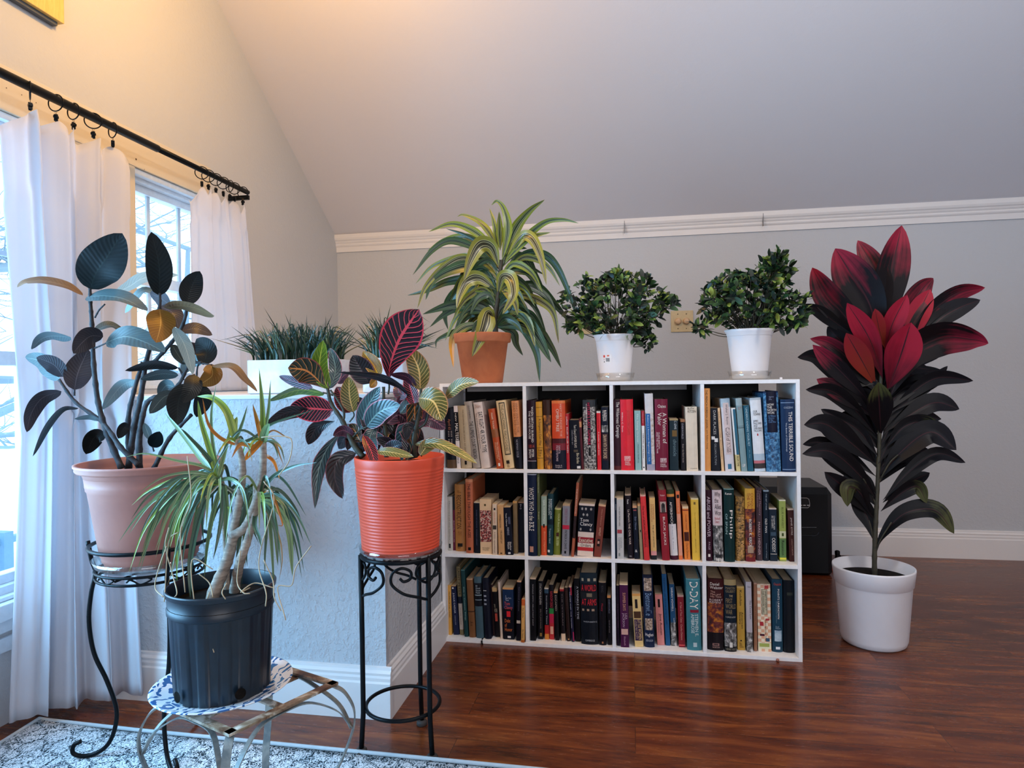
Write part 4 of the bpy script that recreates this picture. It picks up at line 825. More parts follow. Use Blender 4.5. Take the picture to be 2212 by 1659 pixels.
cell('bottom third compartment', 1315, 1190, 7.214, 0, 2, [
 (128, 175, 115, 540, 1475, 'p', '#281432', [], [], [('THE SELECTED POEMS', '#6c4c6c', .35, .65, .3, .7)], 'thin dark violet paperback, leftmost'),
 (190, 322, 166, 510, 1500, 'p', '#561a4c', [(0, .02, '#e8cca8')], [(.1, .9, .71, .8, '#d8a898')], [('SUMMER DAYS', '#d89c78', .35, .7, .14, .42), ('LISA\nJACKSON', '#c8a8b8', .2, .85, .46, .68), ('Elizabeth', '#c898b0', .4, .6, .83, .97)], 'purple paperback with small portrait'),
 (410, 545, 360, 670, 1495, 'p', '#e8c480', [(0, .04, '#e09c50')], [(.3, .6, .1, .27, '#2c2428'), (.08, .92, .33, .46, '#5c3c28'), (.08, .92, .48, .88, '#3c2050')], [('LITTLE WOMEN', '#e8c480', .5, .85, .49, .86), ('LOUISA MAY ALCOTT', '#c0a08c', .15, .42, .5, .85)], 'cream paperback with purple title block'),
 (562, 720, 525, 370, 1495, 'h', '#172b50', [(0, .03, '#1c2440')], [(.1, .88, .04, .22, 'portrait'), (.12, .85, .6, .76, 'portrait')], [('Bentonville', '#7c98b8', .2, .82, .25, .56), ('Hughes', Wt, .1, .9, .8, .86, 1), ('NORTH CAROLINA', '#b8c0cc', .15, .85, .89, .92, 1)], 'navy hardcover with two old portraits'),
 (760, 875, 718, 670, 1460, 'p', '#e08a84', [(0, .02, '#c88070')], [(.35, .65, .1, .26, '#2c1c20')], [('Jane Austen', '#4c2c30', .4, .8, .38, .8), ('Pride and Prejudice', '#a05858', .2, .36, .4, .75)], 'salmon pink paperback'),
 (890, 965, 825, 360, 1460, 'p', '#185888', [], [], [('THE LEGIONARY AND THE BOOK OF THE TIN LAND', '#0c2c4c', .3, .6, .05, .7)], 'bright blue leaning book'),
 (978, 1062, 940, 520, 1470, 'p', '#1a5078', [(.62, 1, 'photo')], [], [('SARAH VOWELL', Wt, .3, .66, .05, .44), ('LAFAYETTE', Wt, .6, .8, .55, .75)], 'blue paperback with black and white crowd picture'),
 (1095, 1195, 1070, 690, 1500, 'p', '#8c1a28', [(0, .03, '#c8988c'), (.95, .97, '#e05050')], [], [('A Tale of Two Cities  Charles Dickens', '#d89c90', .35, .65, .13, .86)], 'deep red paperback'),
 (1225, 1450, 1200, 430, 1540, 'h', '#3b7e8a', [(0, .01, '#6ca0a8')], [(.25, .85, .43, .47, '#901c34'), (.42, .68, .89, .95, '#b8ccd0')], [('D-DAY', Wt, .25, .82, .04, .42), ('STEPHEN E.\nAMBROSE', '#d8e4e4', .3, .8, .49, .8)], 'wide teal hardcover reading D-DAY'),
])
cell('bottom right compartment', 1510, 1190, 6.913, 0, 3, [
 (130, 368, 132, 410, 1475, 'h', '#511a1c', [(.34, .75, 'flame'), (.75, 1, '#241a24')], [(.3, .72, .9, .935, '#a87c74'), (.34, .68, .905, .93, '#241a24')], [('Daniel\nWebster', Wt, .12, .95, .05, .14, 1), ('The\nMan and\nHis Time', '#d8a898', .15, .85, .165, .26, 1), ('ROBERT\nREMINI', '#e0ccc8', .1, .95, .28, .34, 1), ('NORTON', '#c89c90', .3, .75, .945, .965, 1)], 'wide wine red hardcover, leftmost'),
 (385, 565, 372, 420, 1495, 'h', '#14283a', [(0, .08, '#a08c60'), (.6, .93, 'photo'), (.93, 1, '#1c1e24')], [(.4, .65, .87, .94, '#e0dcd4')], [('MARTIN\nGILBERT', '#8c7c5c', .1, .95, .1, .18, 1), ('THE', '#c8b488', .4, .7, .21, .24, 1), ('FIRST\nWORLD\nWAR', '#94805c', .1, .98, .26, .48, 1), ('A COMPLETE HISTORY', '#c8c4bc', .1, .95, .51, .53, 1), ('HENRY HOLT', '#8c8474', .1, .98, .95, .98, 1)], 'hardcover with soldier photograph and tan capitals'),
 (577, 692, 562, 525, 1480, 'p', '#c49838', [(0, .03, '#d8b468')], [(.38, .58, .84, .86, Bk)], [('Kolchin', '#241c14', .35, .65, .06, .3), ('American\nSlavery', '#3c2c18', .2, .8, .4, .66), ('HILL\nAND\nWANG', '#2c2014', .25, .8, .88, .96, 1)], 'golden mustard paperback'),
 (722, 808, 697, 460, 1510, 'p', '#bcb4ba', [(.72, 1, 'photo')], [], [('Davis', '#4c4850', .3, .85, .06, .08, 1), ('The Cause Lost', '#24242c', .6, .88, .26, .53)], 'pale lilac grey paperback with dark picture foot'),
 (822, 872, 816, 475, 1495, 'p', '#9c6c50', [(0, .02, '#b8907c')], [], [('THE LONG WALK', '#6c3c2c', .35, .65, .33, .7)], 'very thin tan book'),
 (885, 1085, 866, 490, 1500, 'p', 'checks', [(.87, .96, '#e8e0bc')], [(.3, .76, .08, .45, '#4c4440'), (.33, .73, .085, .445, '#e0d4b0'), (.55, .85, .02, .07, '#c03c3c'), (.15, .42, .56, .62, '#b02c38'), (.6, .88, .51, .54, '#b83840'), (.15, .5, .74, .77, '#5c1c34'), (.6, .88, .8, .85, '#3c5c78'), (.1, .85, .88, .93, '#a0ac54')], [('WHAT TO EXPECT\nTHE TODDLER YEARS', '#3c3834', .38, .7, .1, .43), ('Creating better baby', '#4c3434', .52, .66, .52, .84)], 'checkered pink and cream book with little shapes'),
 (1097, 1255, 1087, 420, 1495, 'h', '#1a4860', [], [(.2, .88, .7, .85, 'skyblue'), (.3, .72, .925, .96, '#e0e4e8')], [('Outside', '#d84c34', .15, .85, .045, .08, 1), ('POINTS UNKNOWN', Wt, .5, .68, .13, .54), ('Century of great exploration', '#7c98a8', .32, .42, .3, .6), ('David\nRoberts', '#a8bcc8', .3, .75, .64, .68, 1)], 'teal blue hardcover with square picture'),
 (1265, 1430, 1257, 440, 1490, 'h', '#111b27', [], [(.3, .85, .16, .2, '#3a4038')], [], 'plain worn black hardcover, rightmost'),
])
# ribbon marker hanging from the navy book over the base edge
nb = [o for o in bpy.data.objects if o.get('label', '').startswith('dark navy hardcover with hanging ribbon')][0]
bmr = bmesh.new(); p = at(1041, 1380, Y=BY-.003)-nb.location
tube(bmr, spline([Vector((.014, .02, .001)), Vector((p.x, .004, .0012)), Vector((p.x, p.y-.004, -.002)), Vector((p.x+.002, p.y-.005, -.012)), Vector((p.x-.002, p.y-.007, -.0115-.008))], 5), .001, flat=(.0003, .0028))
rb = link('ribbon', bmr, plain('#0c1018', .6), nb)
# black panel standing right behind the bookcase, seen through its open back
xr = at(1637, 900, Y=2.60).x
bm = bmesh.new(); X0, X1, Z0, Z1, rr = -.652, xr, .05, .906, .012
outl = []
for cx_, cz_, a0 in ((X1-rr, Z1-rr, 0), (X0+rr, Z1-rr, 90), (X0+rr, Z0+rr, 180), (X1-rr, Z0+rr, 270)):
    for k in range(5): a = radians(a0+k*22.5); outl.append((cx_+rr*cos(a), cz_+rr*sin(a)))
A = [bm.verts.new((x, 2.58, z)) for x, z in outl]; C = [bm.verts.new((x, 2.615, z)) for x, z in outl]
bm.faces.new(A); bm.faces.new(C[::-1])
for i in range(len(A)): j = (i+1) % len(A); bm.faces.new((A[j], A[i], C[i], C[j]))
bmesh.ops.recalc_face_normals(bm, faces=bm.faces)
pn = link('display_panel', bm, plain('#04050e', .4)); tag(pn, 'large black flat panel standing behind the open backed bookcase', 'panel')
for x in (-.45, .25):
    f = B('stand_foot', (x, 2.565, 0), (x+.05, 2.64, .052), plain('#04050e', .4), pn)
# ------------------------------------------------------------ black appliance by the back wall
a = at(1793, 1238, Z=0); X1 = a.x
AX0, AX1, AY0, AY1, AZ = .50, .905, 3.26, 3.60, .405
ap = empty('portable_appliance', (AX0, AY0, 0), 'large black portable appliance by the back wall right of the bookcase', 'appliance')
bm = bmesh.new(); c = .022
w_, d_ = AX1-AX0, AY1-AY0
pr = [(c, 0), (w_-c, 0), (w_, c), (w_, d_-c), (w_-c, d_), (c, d_), (0, d_-c), (0, c)]
lv = [(.0, .012, 0), (.012, 0, 0), (AZ-.03, 0, 0), (AZ, .02, 0)]
rings = []
for z, ins, _ in lv:
    rings.append([bm.verts.new((min(max(x, ins), w_-ins), min(max(y, ins), d_-ins), z)) for x, y in pr])
for A, C in zip(rings, rings[1:]):
    for i in range(8): bm.faces.new((A[i], A[(i+1) % 8], C[(i+1) % 8], C[i]))
bm.faces.new(rings[0][::-1]); bm.faces.new(rings[-1]); bmesh.ops.recalc_face_normals(bm, faces=bm.faces)
link('housing', bm, plain('#0e141e', .35), ap)
def onap(u, v): p = at(u, v, Y=AY0-.001); return p.x-AX0, p.z
(x0, z1), (x1, z0) = onap(1700, 1075), onap(1749, 1097)
bm = bmesh.new(); tube(bm, [(x0, -.002, z1), (x1-.012, -.002, z1), (x1-.003, -.002, z1-.006), (x1, -.002, (z0+z1)/2), (x1, -.002, z0+.008), (x1-.008, -.002, z0), (x0, -.002, z0)], .0011, 6)
link('display_outline', bm, plain('#c8ccd0'), ap)
B('display', (x0, -.002, z0+.001), (x1-.003, .001, z1-.001), plain('#06080c', .15), ap)
for u in (1727, 1735, 1743): (xa, za) = onap(u, 1092); B('indicator', (xa, -.004, za), (xa+.011, -.001, za+.003), plain('#e8ecf0'), ap)
for k in range(9): (xa, za) = onap(1732+k*3.6, 1139.5); B('marking', (xa, -.003, za), (xa+.005, .001, za+.0015), plain('#8c949c'), ap)
(xa, za) = onap(1700, 1156); (xb, zb) = onap(1768, 1150)
T('handle_recess', [(xa, -.001, za), (xb-.02, -.001, za), (xb-.006, -.001, za+.003), (xb, -.001, zb)], .003, plain('#2c3440', .3), ap)
# black corded plug and red tag beside it
p = at(1808, 1224, Z=0.0); q = empty('power_plug', (p.x, p.y+.2, 0), 'small black upright plug on the floor between the black appliance and white plant pot', 'plug')
q.location = (at(1809, 1216, Z=0).x, at(1809, 1216, Z=0).y, 0)
L('plug_body', [(0, 0), (.012, 0), (.012, .03), (.010, .034), (.012, .045), (.012, .058), (.006, .062), (0, .062)], plain('#0c0e12', .4), q, seg=20)
T('cord', spline([(.01, 0, .04), (.02, .01, .025), (.03, .02, .006), (.06, .08, .0035), (.14, .12, .0035)], 5), .003, plain('#0c0e12', .5), q)
p = at(1796, 1230, Z=0); r_ = B('red_wedge', (p.x-.012, p.y-.02, 0), (p.x+.022, p.y+.01, .016), plain('#c8321c', .5), bev=.003); tag(r_, 'small bright red plastic piece on the floor beside the black appliance', 'plastic piece')
# white ledge low on the back wall, glimpsed through the bookcase
p0 = at(1655, 1043, Y=3.6); p1 = at(1700, 1048, Y=3.6)
s_ = B('wall_ledge', (p0.x, 3.58, p1.z-.002), (p1.x+.02, YB-.001, p0.z), M['trimw'], bev=.004); tag(s_, 'small white ledge on the back wall glimpsed through the open back of the bookcase', 'ledge')
# crumbs and a bead
p = at(1687, 815, Y=2.36); s_ = B('paper_scrap', (p.x-.004, 2.356, .911), (p.x+.004, 2.362, .918), plain('#e8e4e4'), bev=.0015); tag(s_, 'tiny white paper scrap on top of the bookcase near its right end', 'scrap')
p = at(1680, 1429, Z=0); bm = bmesh.new(); bmesh.ops.create_uvsphere(bm, u_segments=12, v_segments=8, radius=.005, matrix=Matrix.Translation((p.x, p.y, .005)))
s_ = link('bead', bm, plain('#a86c5c', .2), smooth=True); tag(s_, 'tiny pinkish bead on the floor in front of the bookcase right end', 'bead')
# ------------------------------------------------------------ plant helpers
class Fol:
    """collects leaves of one plant; (u, v) in a zoomed crop: origin ox, oy and scale sc"""
    def __init__(s, ox, oy, sc, Y0, mats, origin):
        s.bm = bmesh.new(); s.uv = s.bm.loops.layers.uv.verify(); s.ox, s.oy, s.sc, s.Y0, s.mn, s.O = ox, oy, sc, Y0, mats, Vector(origin)
    def pt(s, u, v, d=0): return at(s.ox+u*s.sc, s.oy+v*s.sc, Y=s.Y0+d)-s.O
    def leaf(s, pts, w, mat, tilt=0, d=(0, 0), **k):
        n = len(pts)-1; P = [s.pt(p[0], p[1], p[2] if len(p) > 2 else d[0]+(d[1]-d[0])*i/n) for i, p in enumerate(pts)]
        wm = w*s.sc/FPX*(s.Y0+.1)
        eye = (EYE-s.O-P[n//2]).normalized()
        leaf(s.bm, P, wm, normal=eye, mi=s.mn.index(mat), tilt=tilt, uvl=s.uv, **k)
    def done(s, par, name='foliage'): return link(name, s.bm, [M[m] for m in s.mn], par)
def Z0(u, v, Y): return at(u, v, Y=Y)
# ------------------------------------------------------------ rubber plant on the scrolled black stand
SC1 = Vector((-1.190, 1.480, 0)); zr = .470
st = empty('plant_stand', SC1, 'tall thin black metal plant stand with scrolled feet under the pink clay pot', 'plant stand', 'metal plant stands')
R1 = .131
T('ring', circle((0, 0, zr), R1-.008), .0035, M['iron'], st, 8, True)
T('ring', circle((0, 0, zr-.018), R1-.010), .0035, M['iron'], st, 8, True)
T('guard_ring', circle((0, 0, zr+.058), R1+.004), .0048, M['iron'], st, 10, True)
for k in range(9):
    a = 2*pi*k/9
    def rp(da, z, r=R1-.009): return (r*cos(a+da), r*sin(a+da), z)
    T('scroll', spline([rp(.06, zr-.010), rp(.12, zr-.004), rp(.2, zr-.008), rp(.3, zr-.016), rp(.42, zr-.012), rp(.5, zr-.006), rp(.44, zr-.002)], 4), .0022, M['iron'], st, 6)
T('cross_bar', [(-R1+.01, 0, zr-.004), (R1-.01, 0, zr-.004)], .003, M['iron'], st); T('cross_bar', [(0, -R1+.01, zr-.008), (0, R1-.01, zr-.008)], .003, M['iron'], st)
for a in (203, -37, 83):
    a = radians(a); q = lambda r, z: (r*cos(a), r*sin(a), z)
    T('leg', spline([q(R1+.012, zr+.068), q(R1+.004, zr+.02), q(R1-.004, zr-.012), q(R1+.006, zr-.06), q(R1+.012, zr-.13), q(R1+.002, zr-.21), q(R1-.025, zr-.28), q(R1-.045, zr-.35), q(R1-.042, zr-.40),
                    q(R1-.025, .030), q(R1+.005, .0105), q(R1+.035, .0100), q(R1+.052, .020), q(R1+.050, .038), q(R1+.034, .046)], 6), .0052, M['iron'], st, 10)
sau = empty('saucer', SC1+Vector((0, 0, zr+.0035)), 'clear plastic saucer under the pink clay pot on the scrolled stand', 'saucer')
L('dish', [(0, 0), (.112, 0), (.122, .004), (.130, .024), (.128, .024), (.120, .006), (.110, .003), (0, .003)], M['clear'], sau)
PZ = zr+.0075; PH = .252
rp_ = empty('rubber_plant', SC1+Vector((0, 0, PZ)), 'large dark leaved rubber plant in a dusty pink clay pot by the left curtain', 'potted plant', 'potted plants')
L('pot', [(0, 0), (.098, 0), (.102, .004), (.103, .012), (.108, .016), (.108, .024), (.112, .03), (.136, PH-.065), (.139, PH-.062), (.139, PH-.056), (.1405, PH-.054), (.1405, PH-.048), (.144, PH-.022), (.158, PH-.018), (.161, PH-.014), (.161, PH-.008), (.164, PH-.005), (.164, PH), (.156, PH), (.150, PH-.012), (.134, PH-.055), (0, PH-.055)], M['claypink'], rp_)
L('soil', [(0, PH-.056), (.1342, PH-.056), (.1355, PH-.044), (0, PH-.034)], M['soil'], rp_, cap=False)
F = Fol(0, 450, .482, 1.48, ['leaf_dark', 'leaf_grey', 'leaf_pale', 'leaf_brown', 'leaf_gold', 'leaf_plum'], rp_.location)
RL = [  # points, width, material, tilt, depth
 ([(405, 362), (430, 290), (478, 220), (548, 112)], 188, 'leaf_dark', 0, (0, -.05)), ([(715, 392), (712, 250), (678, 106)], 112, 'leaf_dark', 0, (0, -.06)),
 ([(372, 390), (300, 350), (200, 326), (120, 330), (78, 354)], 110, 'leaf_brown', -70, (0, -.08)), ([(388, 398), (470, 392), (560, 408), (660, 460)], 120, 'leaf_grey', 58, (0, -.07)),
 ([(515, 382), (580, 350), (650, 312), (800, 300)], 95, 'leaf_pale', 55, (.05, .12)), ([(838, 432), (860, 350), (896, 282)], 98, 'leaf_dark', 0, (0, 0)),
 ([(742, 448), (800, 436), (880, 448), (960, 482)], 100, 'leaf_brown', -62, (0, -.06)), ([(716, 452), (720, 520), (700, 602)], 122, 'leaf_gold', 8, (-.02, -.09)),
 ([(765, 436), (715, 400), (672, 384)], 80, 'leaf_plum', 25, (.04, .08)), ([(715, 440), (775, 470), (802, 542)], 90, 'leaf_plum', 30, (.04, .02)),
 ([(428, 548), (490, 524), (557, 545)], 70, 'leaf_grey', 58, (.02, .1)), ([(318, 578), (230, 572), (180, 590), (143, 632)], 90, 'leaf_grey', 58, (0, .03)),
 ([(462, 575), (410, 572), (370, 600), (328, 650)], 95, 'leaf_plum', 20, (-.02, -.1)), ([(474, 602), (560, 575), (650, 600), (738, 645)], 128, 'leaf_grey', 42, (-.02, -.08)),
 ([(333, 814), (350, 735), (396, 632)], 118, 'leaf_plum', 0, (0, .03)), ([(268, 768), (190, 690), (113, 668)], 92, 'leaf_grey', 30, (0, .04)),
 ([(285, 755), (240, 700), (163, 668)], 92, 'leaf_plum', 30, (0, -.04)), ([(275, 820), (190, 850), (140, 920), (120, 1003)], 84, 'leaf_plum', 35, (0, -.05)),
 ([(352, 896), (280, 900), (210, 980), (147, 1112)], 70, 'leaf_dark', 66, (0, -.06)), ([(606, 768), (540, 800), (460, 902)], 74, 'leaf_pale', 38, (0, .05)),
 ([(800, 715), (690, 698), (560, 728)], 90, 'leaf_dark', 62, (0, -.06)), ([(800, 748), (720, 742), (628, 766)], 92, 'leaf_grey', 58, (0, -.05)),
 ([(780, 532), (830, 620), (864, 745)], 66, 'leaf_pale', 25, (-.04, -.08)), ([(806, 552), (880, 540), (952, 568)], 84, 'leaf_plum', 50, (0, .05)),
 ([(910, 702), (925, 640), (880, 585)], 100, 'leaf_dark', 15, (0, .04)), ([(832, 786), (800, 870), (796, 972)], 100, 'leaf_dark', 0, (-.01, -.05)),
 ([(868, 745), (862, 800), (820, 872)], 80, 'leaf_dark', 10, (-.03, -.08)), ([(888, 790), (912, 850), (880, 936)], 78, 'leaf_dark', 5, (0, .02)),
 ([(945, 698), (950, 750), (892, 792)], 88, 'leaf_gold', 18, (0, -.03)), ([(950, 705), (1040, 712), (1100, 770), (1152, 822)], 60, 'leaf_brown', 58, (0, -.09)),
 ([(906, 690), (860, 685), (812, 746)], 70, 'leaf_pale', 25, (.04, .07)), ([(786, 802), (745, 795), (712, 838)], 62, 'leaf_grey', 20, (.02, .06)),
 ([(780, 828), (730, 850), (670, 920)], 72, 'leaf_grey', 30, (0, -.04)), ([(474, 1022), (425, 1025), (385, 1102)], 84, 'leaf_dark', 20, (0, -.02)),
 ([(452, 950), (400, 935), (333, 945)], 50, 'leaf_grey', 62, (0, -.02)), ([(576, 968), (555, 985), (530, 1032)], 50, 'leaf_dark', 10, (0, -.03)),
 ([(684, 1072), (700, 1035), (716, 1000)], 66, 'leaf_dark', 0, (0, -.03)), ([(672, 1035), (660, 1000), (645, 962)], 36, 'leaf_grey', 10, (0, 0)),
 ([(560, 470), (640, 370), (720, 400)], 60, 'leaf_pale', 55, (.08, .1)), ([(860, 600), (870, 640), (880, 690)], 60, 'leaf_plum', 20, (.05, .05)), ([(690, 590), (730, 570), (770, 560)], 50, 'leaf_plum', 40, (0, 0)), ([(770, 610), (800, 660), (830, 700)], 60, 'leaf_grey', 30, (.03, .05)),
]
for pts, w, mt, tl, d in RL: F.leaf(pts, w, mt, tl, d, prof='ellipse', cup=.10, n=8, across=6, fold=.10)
F.done(rp_)
def stem(F, par, name, pts, r0, r1, mat, seg=8, bump=0):
    P = spline([F.pt(*p) for p in pts], 8); n = len(P)
    T(name, P, [(r0+(r1-r0)*i/(n-1))*(1+bump*(1 if i % 4 == 0 else 0)) for i in range(n)], mat, par, seg)
rb = M['rubberbark']
for pts, a, b in (([(545, 1165, 0), (480, 1010, 0), (440, 870, 0), (420, 700, 0), (412, 520, 0), (405, 420, 0), (403, 358, 0)], .0075, .0035), ([(620, 1150, .0), (540, 1070, -.01), (460, 960), (340, 870), (265, 768)], .0070, .0035),
                  ([(575, 1165, .02), (600, 990), (630, 850), (655, 690), (690, 560), (714, 450), (716, 380)], .0078, .0034), ([(580, 1160, .04), (575, 950, .03), (600, 820), (640, 690)], .0065, .0045),
                  ([(625, 1165, .01), (628, 1000), (660, 870), (730, 835), (800, 790), (850, 700), (905, 690)], .0072, .003), ([(690, 1165, .02), (760, 1030), (858, 925)], .0058, .004), ([(690, 690, 0), (770, 600), (820, 520), (842, 430)], .005, .0035),
                  ([(425, 490), (445, 455), (470, 430)], .002, .0018), ([(420, 628), (445, 618), (476, 604)], .0022, .0018), ([(333, 840, 0), (334, 814, 0)], .0022, .002), ([(800, 715, 0), (815, 740), (822, 770)], .0022, .0025), ([(870, 745, -.02), (880, 780), (890, 700), (950, 702)], .0022, .002), ([(690, 1090, 0), (684, 1070, 0)], .002, .0018)):
    stem(F, rp_, 'stem', pts, a, b, rb, bump=.22)

# ------------------------------------------------------------ low square stand, plate, dragon tree in black nursery pot
zt = .30; cF, cR, cL, cB = Vector((-.709, 1.071, zt)), Vector((-.612, 1.277, zt)), Vector((-.908, 1.152, zt)), Vector((-.809, 1.354, zt))
SC2 = (cF+cR+cL+cB)/4; SC2.z = 0
s2 = empty('plant_stand', SC2, 'low square weathered metal plant stand with bowed legs and flaking paint', 'plant stand', 'metal plant stands')
cs = [c-SC2 for c in (cF, cR, cB, cL)]
for i in range(4):
    a, b = cs[i], cs[(i+1) % 4]; u_ = (b-a).normalized()*.0075; T('top_bar', [a-u_, a.lerp(b, .5), b+u_], .01, M['rustpaint'], s2, flat=(.0025, .0085))
m1, m2 = cs[3].lerp(cs[2], .5), cs[0].lerp(cs[1], .5); T('cross_strap', [m1-Vector((0, 0, .004)), m2-Vector((0, 0, .004))], .01, M['rustpaint'], s2, flat=(.002, .008))
m1, m2 = cs[0].lerp(cs[3], .5), cs[1].lerp(cs[2], .5); T('cross_strap', [m1-Vector((0, 0, .008)), m2-Vector((0, 0, .008))], .01, M['rustpaint'], s2, flat=(.002, .008))
for c in cs:
    o = Vector((c.x, c.y, 0)).normalized(); q = lambda r, z: Vector((c.x, c.y, 0))+o*r+Vector((0, 0, z))
    T('leg', spline([q(0, zt-.003), q(.022, zt-.018), q(.040, zt-.05), q(.043, zt-.08), q(.036, zt-.11), q(.018, .145), q(-.005, .10), q(-.012, .06), q(.0, .024), q(.02, .0115), q(.04, .0105), q(.054, .020), q(.05, .034), q(.036, .038)], 5), .01, M['greymetal'], s2, flat=(.0016, .0075))
for i in range(4):
    a, b = cs[i], cs[(i+1) % 4]; oa = Vector((a.x, a.y, 0)).normalized(); ob = Vector((b.x, b.y, 0)).normalized()
    pA, pB = a+oa*.036+Vector((0, 0, -.095)), b+ob*.036+Vector((0, 0, -.095)); mid = a.lerp(b, .5)+Vector((0, 0, -.008))
    T('arch', spline([pA, a.lerp(b, .10)+oa*.026+Vector((0, 0, -.05)), a.lerp(b, .25)+Vector((0, 0, -.016)), mid, a.lerp(b, .75)+Vector((0, 0, -.016)), a.lerp(b, .90)+ob*.026+Vector((0, 0, -.05)), pB], 6), .01, M['greymetal'], s2, flat=(.0012, .005))
PC = Vector((-.812, 1.205, 0))
pl = L('painted_plate', [(0, 0), (.07, 0), (.076, .003), (.124, .016), (.132, .020), (.133, .022), (.130, .0225), (.121, .019), (.074, .007), (.068, .005), (0, .005)], M['plate'], None, PC+Vector((0, 0, zt+.0025)))
tag(pl, 'round white plate with blue painted pattern, under the black nursery pot', 'plate')
dz = zt+.0078; DH = .214
dt = empty('dragon_tree', PC+Vector((0, 0, dz)), 'straggly dragon tree with thin drooping leaves in a fluted black nursery pot', 'potted plant', 'potted plants')
flute = lambda a, z: (-.0038 if .004 < z < DH-.05 and (a*15/(2*pi)) % 1 < .5 else 0)
o = L('pot', [(0, 0), (0.0864, 0), (0.0893, .004), (0.0898, .006), (0.0970, DH-.048), (0.0998, DH-.046), (0.1003, DH-.036), (0.0979, DH-.032), (0.0989, DH-.012), (0.1027, DH-.010), (0.1037, DH-.002), (0.1018, DH), (0.0989, DH), (0.0960, DH-.01), (0.0941, DH-.04), (0, DH-.04)], M['blackpot'], dt, seg=160, mod=flute); smooth_angle(o, 40)
for a in (-112, -38, 70, 160):
    a = radians(a); bm = bmesh.new(); bmesh.ops.create_circle(bm, cap_ends=True, segments=20, radius=.0105, matrix=Matrix.Translation((.0962*cos(a), .0962*sin(a), .024))@Matrix.Rotation(a, 4, 'Z')@Matrix.Rotation(pi/2, 4, 'Y')); link('drain_hole', bm, M['soil'], o)
L('soil', [(0, DH-.045), (.098, DH-.045), (.0985, DH-.032), (.05, DH-.026), (0, DH-.024)], M['soil'], dt, cap=False)
F = Fol(240, 830, .4995, 1.205, ['marg_green', 'marg_dark', 'marg_lime', 'marg_dry', 'marg_orange'], dt.location)
for pts, a, b in (([(432, 985, -.03), (445, 900, -.025), (500, 770), (528, 660)], .0135, .010), ([(528, 655), (585, 610), (635, 480), (655, 380), (658, 230)], .0095, .0062), ([(525, 660, .01), (545, 560), (565, 430), (566, 330), (540, 240)], .0085, .0058),
                  ([(530, 985, .02), (535, 880, .02), (560, 760), (585, 690), (620, 560), (628, 440)], .011, .006), ([(500, 960, .04), (500, 800, .04), (490, 600, .03), (480, 430, .02), (455, 380, .01)], .006, .004)):
    stem(F, dt, 'trunk', pts, a, b, M['bark'], 10, .10)
rnd = random.Random(5)
